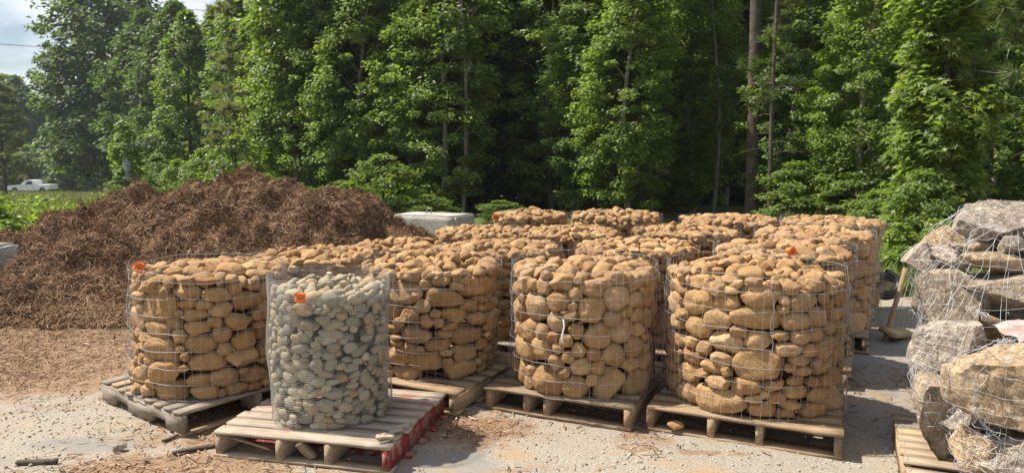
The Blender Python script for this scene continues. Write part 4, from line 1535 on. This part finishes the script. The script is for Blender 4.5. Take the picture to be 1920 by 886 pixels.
where = ['left of the mulch ridge\'s right shoulder', 'above the right slope of the mulch pile', 'behind the right end of the mulch pile', 'above the concrete block', 'just right of the concrete block',
         'left in the dark gap at the middle of the forest edge', 'in the middle of the dark gap of the forest edge', 'right in the dark gap of the forest edge',
         'with bright top leaves, behind the second far basket', 'standing in front of two thin trunks, right of the middle', 'right of the bright tree at the middle',
         'left of the thick pine trunk', 'right of the thick pine trunk', 'behind the bright sweetgum', 'behind the caged boulders at the right edge', 'at the right edge of the wood', 'behind the top of the mulch pile', 'beyond the right edge of the wood']
for (px, d, pr_, s), wh in zip(EDGE, where):
    place(pr_, 'forest_tree', (EL[id(pr_)] + ' ' + wh), at_px(px, d), d, s, rt.uniform(0, 6.28), EG)
DG = 'shaded trees deeper in the wood'
for row, (d0, step, pp) in enumerate([(27, 105, (deep1, deep2, inner, deep2)), (33, 90, (dark1, deep1, deep2)), (40, 80, (dark1, deep2, dark1))]):
    px = 560 - row * 40 + (45 if row % 2 else 0)
    while px < 2150:
        d = d0 + rt.uniform(-1.5, 1.5)
        place(rt.choice(pp), 'forest_tree', 'one of the shaded trees packed deep in the dark wood behind the edge trees', at_px(px, d), d, rt.uniform(.95, 1.25), rt.uniform(0, 6.28), DG)
        px += step * rt.uniform(.8, 1.2)
# high canopy that keeps the wood floor dark
for i in range(26):
    px = 600 + (i % 13) * 118 + rt.uniform(-20, 20)
    d = (28 if i < 13 else 34) + rt.uniform(-1, 1.5)
    place(canopy, 'canopy_tree', 'one of the tall trees whose crowns close over the dark wood', at_px(px, d), d, rt.uniform(.9, 1.1), rt.uniform(0, 6.28), 'tall canopy trees in the wood')
nbk = 60000
bx_ = rs.uniform(-16, 62, nbk)
by_ = 47 + rs.uniform(0, 2.5, nbk) + .02 * bx_
bz_ = rs.uniform(-2.5, 13, nbk)
V, F = leaves(LEAF2, np.stack([bx_, by_, bz_], -1), np.array([0, -.6, .7]) + rs.normal(size=(nbk, 3)) * .5, rs.uniform(.3, .7, nbk), rs)
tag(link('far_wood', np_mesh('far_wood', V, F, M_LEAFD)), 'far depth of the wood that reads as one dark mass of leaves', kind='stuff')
# named trunks
place(pineb, 'pine_tree', 'thick dark pine trunk standing bare above the farthest baskets', at_px(1408, 18.4), 18.4, .95, 1.0, cat='pine')
place(thin, 'slender_tree', 'slender pale trunk right of the thick pine trunk', at_px(1565, 19), 19, 1.0, 2.0)
place(thin, 'slender_tree', 'slender trunk left of two, behind the second far basket', at_px(1200, 20.6), 20.6, .9, 4.0)
place(thin, 'slender_tree', 'slender trunk right of two, behind the second far basket', at_px(1222, 21.2), 21.2, 1.1, 5.0)
place(thin, 'slender_tree', 'pale slender trunk above the gap right of the concrete block', at_px(868, 21.8), 21.8, 1.0, 1.2)
place(thin, 'slender_tree', 'very thin trunk close beside the thick pine trunk on its right', at_px(1452, 20.5), 20.5, .7, .4)
place(thin, 'slender_tree', 'slender trunk at the far right above the caged boulders', at_px(1903, 15.5), 15.5, .9, 3.3)
place(thin, 'slender_tree', 'thin trunk just left of the far right slender trunk', at_px(1858, 17), 17, .8, 2.3)
place(thin, 'slender_tree', 'thin bent trunk left of the thick pine trunk', at_px(1338, 21), 21, .7, 1.3)
place(pine4, 'pine_tree', 'young pine with needle tufts hanging in at the top right corner', at_px(1945, 9.6), 9.6, .62, 2.6, cat='pine')
place(pine3, 'pine_tree', 'young pine with green tufts beside the thick dark trunk', at_px(1448, 17.0), 17.0, .85, .8, cat='pine')
place(pine2, 'pine_tree', 'grey green pine leaning over the mulch pile left of the wood', at_px(486, 34), 34, 1.0, 1.1, cat='pine')
place(pine2, 'pine_tree', 'pale grey green pine at the left edge beside the white truck', at_px(12, 50), 50, .72, 2.0, cat='pine')
# understory
UG = 'leafy bushes along the foot of the wood'
UW = ['behind the top of the mulch pile', 'above the right shoulder of the mulch pile', 'just over the right slope of the mulch pile', 'left of the concrete block', 'over the right end of the concrete block',
      'behind the farthest left stone basket', 'right of the farthest left stone basket', 'left behind the second far basket', 'right behind the second far basket', 'in the gap left of the pine trunk basket',
      'at the left foot of the thick pine trunk', 'at the right foot of the thick pine trunk', 'between the pine trunk and the slender pale trunk', 'at the foot of the slender pale trunk', 'just left of the bright sweetgum',
      'behind the top caged boulder', 'above the caged boulders at the right edge', 'beyond the right edge behind the caged boulders', 'above the left half of the mulch pile', 'at the left foot of the bright sweetgum']
for i, (px, d, s) in enumerate([(560, 21, .8), (640, 18.5, .6), (720, 18, .7), (800, 17.5, .5), (860, 17, .55), (940, 18, .5), (1010, 18.5, .6), (1060, 17.5, .5), (1130, 17.5, .45), (1260, 17, .5), (1325, 18.5, .45),
                                (1365, 19, .3), (1490, 16.5, .6), (1540, 16, .5), (1600, 15.5, .6), (1810, 12.5, .6), (1900, 12, .6), (1980, 11, .7), (480, 21, .9), (1660, 13, .5)]):
    if i in (4, 6, 7, 8, 9, 10, 11, 13): continue
    place(under, 'bush', 'leafy bush of the wood edge ' + UW[i], at_px(px, d), d, s * (.45 + .5 * (i * 7 % 5) / 4), rt.uniform(0, 6.28), UG, cat='bush', sx=s * 1.35)
for i, (px, d) in enumerate([(1350, 29), (1378, 31), (1432, 30), (1320, 32)]):
    place(under, 'bush', 'shaded bush deep in the wood ' + ['left of the thick pine trunk', 'straight behind the thick pine trunk', 'right of the thick pine trunk', 'farthest left of the pine trunk'][i], at_px(px, d), d, .75, i * 1.4, UG, cat='bush', sx=1.3)
# bright sweetgum with vines, near right
gum = broadleaf(21, 6.6, .1, .72, 340, 60, .15, STAR, M_LEAF2, M_BARK, .055, .25, .5, .7, lean=-.02, nlimb=40, prof=lambda t: .82 + .18 * np.sin(t * 21 + .6) - .1 * (t > .2))
place(gum, 'sweetgum_tree', 'bright green sweetgum with star shaped leaves and vines to the ground, right of the baskets', 6.25, 10.9, 1.0, .3)
gum2 = broadleaf(22, 5.4, .1, .8, 150, 50, .17, STAR, M_LEAF, M_BARK, .05, .32, .4, .6, nlimb=30, prof=lambda t: .9 - .3 * t)
place(gum2, 'vine_thicket', 'darker vine thicket right behind the bright sweetgum', 7.05, 12.1, .9, 1.3, cat='thicket')
place((None, under[1]), 'ivy_mound', 'low mound of vine leaves at the sweetgum\'s foot', 5.9, 10.3, .55, 1.0, cat='vine')
# far left trees
FG = 'trees beyond the road on the far left'
place(far1, 'oak_tree', 'huge spreading oak beyond the road on the left', at_px(232, 78), 78, 1.08, .4)
for i, (px, d, pr_, s, lb) in enumerate([
    (345, 60, far2, .88, 'tall green tree right of the huge oak'), (285, 68, far2, .95, 'dark green tree tucked under the right side of the huge oak'), (412, 52, far3, .97, 'slim light green tree before the dark ones, left of the pines'),
    (468, 46, far2, .72, 'dense dark tree behind the grey green pine'), (518, 44, far2, .85, 'tall tree behind the left end of the wood'), (560, 40, far2, .8, 'tall crown above the left end of the wood'),
    (370, 46, far3, .85, 'thin pale stemmed tree behind the mulch ridge'), (45, 112, far2, .95, 'tree right behind the white truck'), (-15, 108, far2, .85, 'tree at the far left edge beyond the truck'),
    (95, 115, far2, .78, 'tree between the truck and the huge oak'), (-90, 104, far2, 1.0, 'tree beyond the left edge'), (145, 102, far2, .65, 'lower tree below the oak\'s left side'), (240, 96, far2, .75, 'lower dark tree below the huge oak'),
    (320, 84, far2, .7, 'low dark tree between the oak and the pale snag'), (20, 130, far2, 1.0, 'farthest tree on the left'), (110, 132, far2, .85, 'far tree behind the oak\'s left'), (200, 125, far2, .9, 'far tree straight behind the oak'), (280, 118, far2, .9, 'far tree behind the oak\'s right')]):
    place(pr_, 'far_tree', lb, at_px(px, d), d, s, rt.uniform(0, 6.28), FG)
LW = ['low bush at the left foot of the pale snag', 'bush just right of the pale snag', 'second bush right of the pale snag', 'bush above the left hump of the mulch pile', 'bush behind the mulch ridge left of its top',
      'leafy bush right above the top knob of the mulch', 'bush right behind the white truck', 'bush below the huge oak, right of the truck', 'bush at the left edge behind the truck hood', 'bush over the tailgate of the white truck',
      'bush at the oak\'s foot', 'bush between the truck and the oak\'s foot', 'tall bush above the truck cab']
for i, (px, d, s) in enumerate([(222, 33, .55), (262, 38, .9), (300, 37, 1.0), (340, 30, .8), (390, 27, .9), (445, 24, 1.0), (60, 105, 2.5), (150, 103, 2.5), (0, 100, 2.5), (100, 104, 2.2), (190, 100, 2.3), (120, 104, 2.4), (35, 107, 2.8)]):
    place(under, 'bush', LW[i], at_px(px, d), d, s, rt.uniform(0, 6.28), 'bushes left of the wood', cat='bush')
# pale snag wrapped in vines
zz = np.linspace(0, 3.1, 8)
V, F = tube(np.stack([.1 * np.sin(zz), .05 * zz * 0, zz], -1), .30 - .03 * zz, 9)
sn = thing('dead_tree', 'pale bare tree snag wrapped in vines left of the mulch pile', 'tree', (at_px(240, 34), 34, float(terrain(-18, 34)) - .1))
link('trunk', np_mesh('trunk', V, F, M_BARKW, True), sn)
vn = broadleaf(31, 4.0, .2, .75, 70, 45, .17, cl=.3, leafm=M_LEAF2, tr=.02, nlimb=6)
link('vine_leaves', vn[1], sn)

# ------------------------------------------------------------------ grass and weeds on the left
n = 55000
sx, syy = rs.uniform(-13, -4.5, n), 10.4 + 12 * rs.beta(1, 1.6, n)
sx = sx * (syy / 13)
keep = (syy > 11.6 + np.clip(sx + 8.5, 0, 10) * .5)
sx, syy = sx[keep], syy[keep]
pos = np.stack([sx, syy, terrain(sx, syy)], -1)
ax = rs.normal(size=(len(sx), 3)) * .35 + [0, 0, 1]
BLADE = (np.array([[-.045, 0, 0], [.045, 0, 0], [.03, .6, .03], [-.03, .6, .03], [0, 1, .22]]), np.array([[0, 1, 2], [0, 2, 3], [3, 2, 4]]))
nrm = np.cross(ax, rs.normal(size=(len(sx), 3)))
hgt = rs.uniform(.16, .42, len(sx)) * (1 + .5 * vnoise(sx, syy, .5, 41))
V, F = leaves(BLADE, pos, nrm, hgt * np.clip(syy / 13, 1, 1.7), rs, ax * 50)
tag(link('tall_grass', np_mesh('tall_grass', V, F, M_GRASS)), 'tall bright grass and weeds left of the mulch pile', kind='stuff')
n = 60000
syy = 20 + 76 * rs.uniform(0, 1, n) ** 1.3
sx = (rs.uniform(-140, 620, n) - 960) / 1350 * syy
pos = np.stack([sx, syy, terrain(sx, syy)], -1)
ax = rs.normal(size=(n, 3)) * .5 + [0, 0, 1]
nrm = np.cross(ax, rs.normal(size=(n, 3)))
V, F = leaves(BLADE, pos, nrm, rs.uniform(.3, .7, n), rs, ax * 50)
V[:, 0] += 0
tag(link('bank_grass', np_mesh('bank_grass', V, F, M_GRASSD)), 'dull grass on the slope below the road', kind='stuff')
n = 42000
syy = 11.8 + 24 * rs.beta(1, 2.0, n)
sx = (rs.uniform(-120, 330, n) - 960) / 1350 * syy
cl_ = vnoise(sx, syy, .9, 61, 3)
keep = (cl_ > -.15) & (syy > 11.8 + np.clip(sx + 9.0, 0, 10) * .7)
sx, syy, cl_ = sx[keep], syy[keep], cl_[keep]
pos = np.stack([sx, syy, terrain(sx, syy) + rs.uniform(.05, .6, len(sx)) * (.5 + cl_)], -1)
V, F = leaves(LEAF2, pos, np.array([0, 0, 1.]) + rs.normal(size=(len(sx), 3)) * .5, rs.uniform(.07, .16, len(sx)), rs)
tag(link('weed_cover', np_mesh('weed_cover', V, F, M_LEAF2)), 'leafy green weeds covering the verge left of the mulch', kind='stuff')
weed = broadleaf(33, 1.5, .1, .55, 60, 26, .16, cl=.24, leafm=M_LEAF2, tr=.012, nlimb=12)
WW = ['cut by the left edge of the photo', 'nearest the grey wall block, in the grass', 'behind the edge weed on the left', 'below the white truck', 'right of the truck in the tall grass', 'closest to the mulch slope', 'far out left in the grass', 'farthest back toward the road slope']
for i, (x, y, s) in enumerate([(-9.0, 12.4, .62), (-8.3, 11.9, .40), (-9.9, 13.6, .7), (-8.6, 13.4, .42), (-7.6, 12.6, .45), (-7.0, 13.6, .5), (-11.6, 15.5, .7), (-8.2, 16.5, .4)]):
    place(weed, 'weed_plant', 'yellow green weed ' + WW[i], x, y, s, i * 1.3, 'tall weeds at the left edge', cat='weed')
for i, (x, y, s) in enumerate([(5.6, 9.2, .55), (5.25, 9.6, .5), (4.9, 9.0, .35)]):
    place(weed, 'weed_plant', 'leafy weed ' + ['right behind the last lane basket', 'farther back at the lane end by the vines', 'small and nearest in the lane end'][i], x, y, s, i * 1.1, 'weeds by the lane end', cat='weed')
n = 6000
sx, syy = rs.uniform(3.9, 6.6, n), rs.uniform(8.2, 10.8, n)
pos = np.stack([sx, syy, terrain(sx, syy)], -1)
ax = rs.normal(size=(n, 3)) * .35 + [0, 0, 1]
V, F = leaves(BLADE, pos, np.cross(ax, rs.normal(size=(n, 3))), rs.uniform(.1, .4, n), rs, ax * 50)
tag(link('lane_grass', np_mesh('lane_grass', V, F, M_GRASS)), 'grass tufts at the far end of the lane', kind='stuff')

# ------------------------------------------------------------------ pickup truck
M_WHITE = simple('white_paint', (.80, .81, .82), .35)
M_GLASS = simple('dark_glass', (.03, .04, .05), .1)
M_TYRE = simple('tyre', (.03, .03, .03), .8)
M_CHROME = simple('chrome_grille', (.20, .21, .22), .35, .6)
M_LAMP = simple('lamp_lens', (.6, .62, .62), .2)


def extrude_profile(P, w0, w1, matl, name, parent, bev=.03):
    import bmesh
    bm = bmesh.new()
    a = [bm.verts.new((x, -w0 / 2, z)) for x, z in P]
    b_ = [bm.verts.new((x, w0 / 2, z)) for x, z in P]
    nP = len(P)
    bm.faces.new(a)
    bm.faces.new(b_[::-1])
    for i in range(nP): bm.faces.new((a[i], b_[i], b_[(i + 1) % nP], a[(i + 1) % nP]))
    bmesh.ops.recalc_face_normals(bm, faces=bm.faces[:])
    bmesh.ops.bevel(bm, geom=bm.edges[:], offset=bev, segments=2, affect='EDGES')
    me_ = bpy.data.meshes.new(name)
    bm.to_mesh(me_)
    bm.free()
    me_.materials.append(matl)
    return link(name, me_, parent)


TY = 93
tz = float(terrain(at_px(62, TY), TY))
tr_ = thing('pickup_truck', 'white single cab pickup truck parked on the road at the far left', 'pickup truck', (at_px(63, TY), TY, tz + .22), 0)
body = [(-2.62, .42), (-2.66, .78), (-2.58, .98), (-1.15, 1.10), (-.95, 1.12), (-.95, .40), (-1.35, .40), (-1.42, .68), (-1.6, .80), (-1.85, .80), (-2.03, .68), (-2.1, .42)]
extrude_profile(body, 1.86, 1.86, M_WHITE, 'front_body', tr_)
extrude_profile([(-1.0, .38), (-1.0, 1.13), (-.42, 1.66), (-.28, 1.72), (.52, 1.72), (.66, 1.62), (.72, 1.10), (.72, .38)], 1.80, 1.8, M_WHITE, 'cab', tr_, .04)
extrude_profile([(.74, .42), (.74, 1.14), (2.66, 1.14), (2.70, .55), (2.1, .42), (2.05, .66), (1.9, .80), (1.62, .80), (1.46, .66), (1.4, .42)], 1.84, 1.8, M_WHITE, 'truck_bed', tr_)
for sgn in (-1, 1):
    V, F = boxes([(0, 0, 0, .78, .02, .42)])
    V[:, 0] += np.where(V[:, 2] > 0, .08, -.02) * np.where(V[:, 0] < 0, 1.5, .2)
    w_ = link('side_window', np_mesh('side_window', V, F, M_GLASS), tr_, (.10, sgn * .905, 1.38))
    V, F = boxes([(-.42, sgn * .97, 1.17, .12, .12, .16)])
    link('mirror', np_mesh('mirror', V, F, M_WHITE), tr_)
    V, F = boxes([(-2.63, sgn * .70, .80, .08, .34, .16)])
    link('headlight', np_mesh('headlight', V, F, M_LAMP), tr_)
    for wx in (-1.72, 1.76):
        a = np.linspace(0, 2 * math.pi, 25)
        ring = []
        for rr_, yy in ((.20, -.11), (.34, -.11), (.37, -.07), (.37, .07), (.34, .11), (.20, .11)):
            ring.append(np.stack([rr_ * np.cos(a[:-1]), np.full(24, yy), rr_ * np.sin(a[:-1])], -1))
        V = np.concatenate(ring)
        j = np.arange(24)
        F = np.concatenate([np.stack([k * 24 + j, k * 24 + (j + 1) % 24, (k + 1) * 24 + (j + 1) % 24, (k + 1) * 24 + j], -1) for k in range(5)])
        wh = link('wheel', None, tr_, (wx, sgn * .80, .37))
        link('tyre', np_mesh('tyre', V, [F], M_TYRE, True), wh)
        V, F = tube(np.array([(0, -.085, 0), (0, .085, 0)]), .205, 16)
        F.append(np.array([list(range(16))]))
        F.append(np.array([list(range(31, 15, -1))]))
        link('rim', np_mesh('rim', V, F, M_CHROME), wh)
V, F = boxes([(-2.68, 0, .50, .12, 1.82, .18)])
link('bumper', np_mesh('bumper', V, F, M_CHROME), tr_)
V, F = boxes([(-2.66, 0, .79, .04, .98, .18)])
link('grille', np_mesh('grille', V, F, M_CHROME), tr_)
V, F = boxes([(0, 0, 0, .02, 1.5, .60)])
link('windscreen', np_mesh('windscreen', V, F, M_GLASS), tr_, (-.74, 0, 1.41), (0, R(47), 0))

# ------------------------------------------------------------------ overhead lines
for i, (za, zb, lb) in enumerate([(23.3, 20.4, 'upper thin overhead line crossing the open sky at top left'), (17.1, 15.2, 'lower thin overhead line crossing the open sky at top left')]):
    u = np.linspace(0, 1, 20)
    P = np.stack([-90 + 60 * u, 78 + 20 * u, za + (zb - za) * u - 1.2 * np.sin(u * math.pi)], -1)
    V, F = tube(P, .035, 4)
    tag(link('power_line', np_mesh('power_line', V, F, M_BLACK)), lb, 'power line', 'overhead lines at top left')

# ------------------------------------------------------------------ haze
V, F = boxes([(0, 0, 0, 1, 1, 1)])
V = (V + .5) * np.array([420, 330, 34.0]) + np.array([-230, -60, -7.0])
hm = bpy.data.materials.new('air_haze')
hm.use_nodes = True
hm.node_tree.nodes.clear()
ho = hm.node_tree.nodes.new('ShaderNodeOutputMaterial')
hv = hm.node_tree.nodes.new('ShaderNodeVolumePrincipled')
hv.inputs['Color'].default_value = (.86, .93, 1, 1)
hv.inputs['Density'].default_value = .0004
hv.inputs['Anisotropy'].default_value = .3
hm.node_tree.links.new(hv.outputs[0], ho.inputs['Volume'])
tag(link('haze', np_mesh('haze', V, F, hm)), kind='stuff')
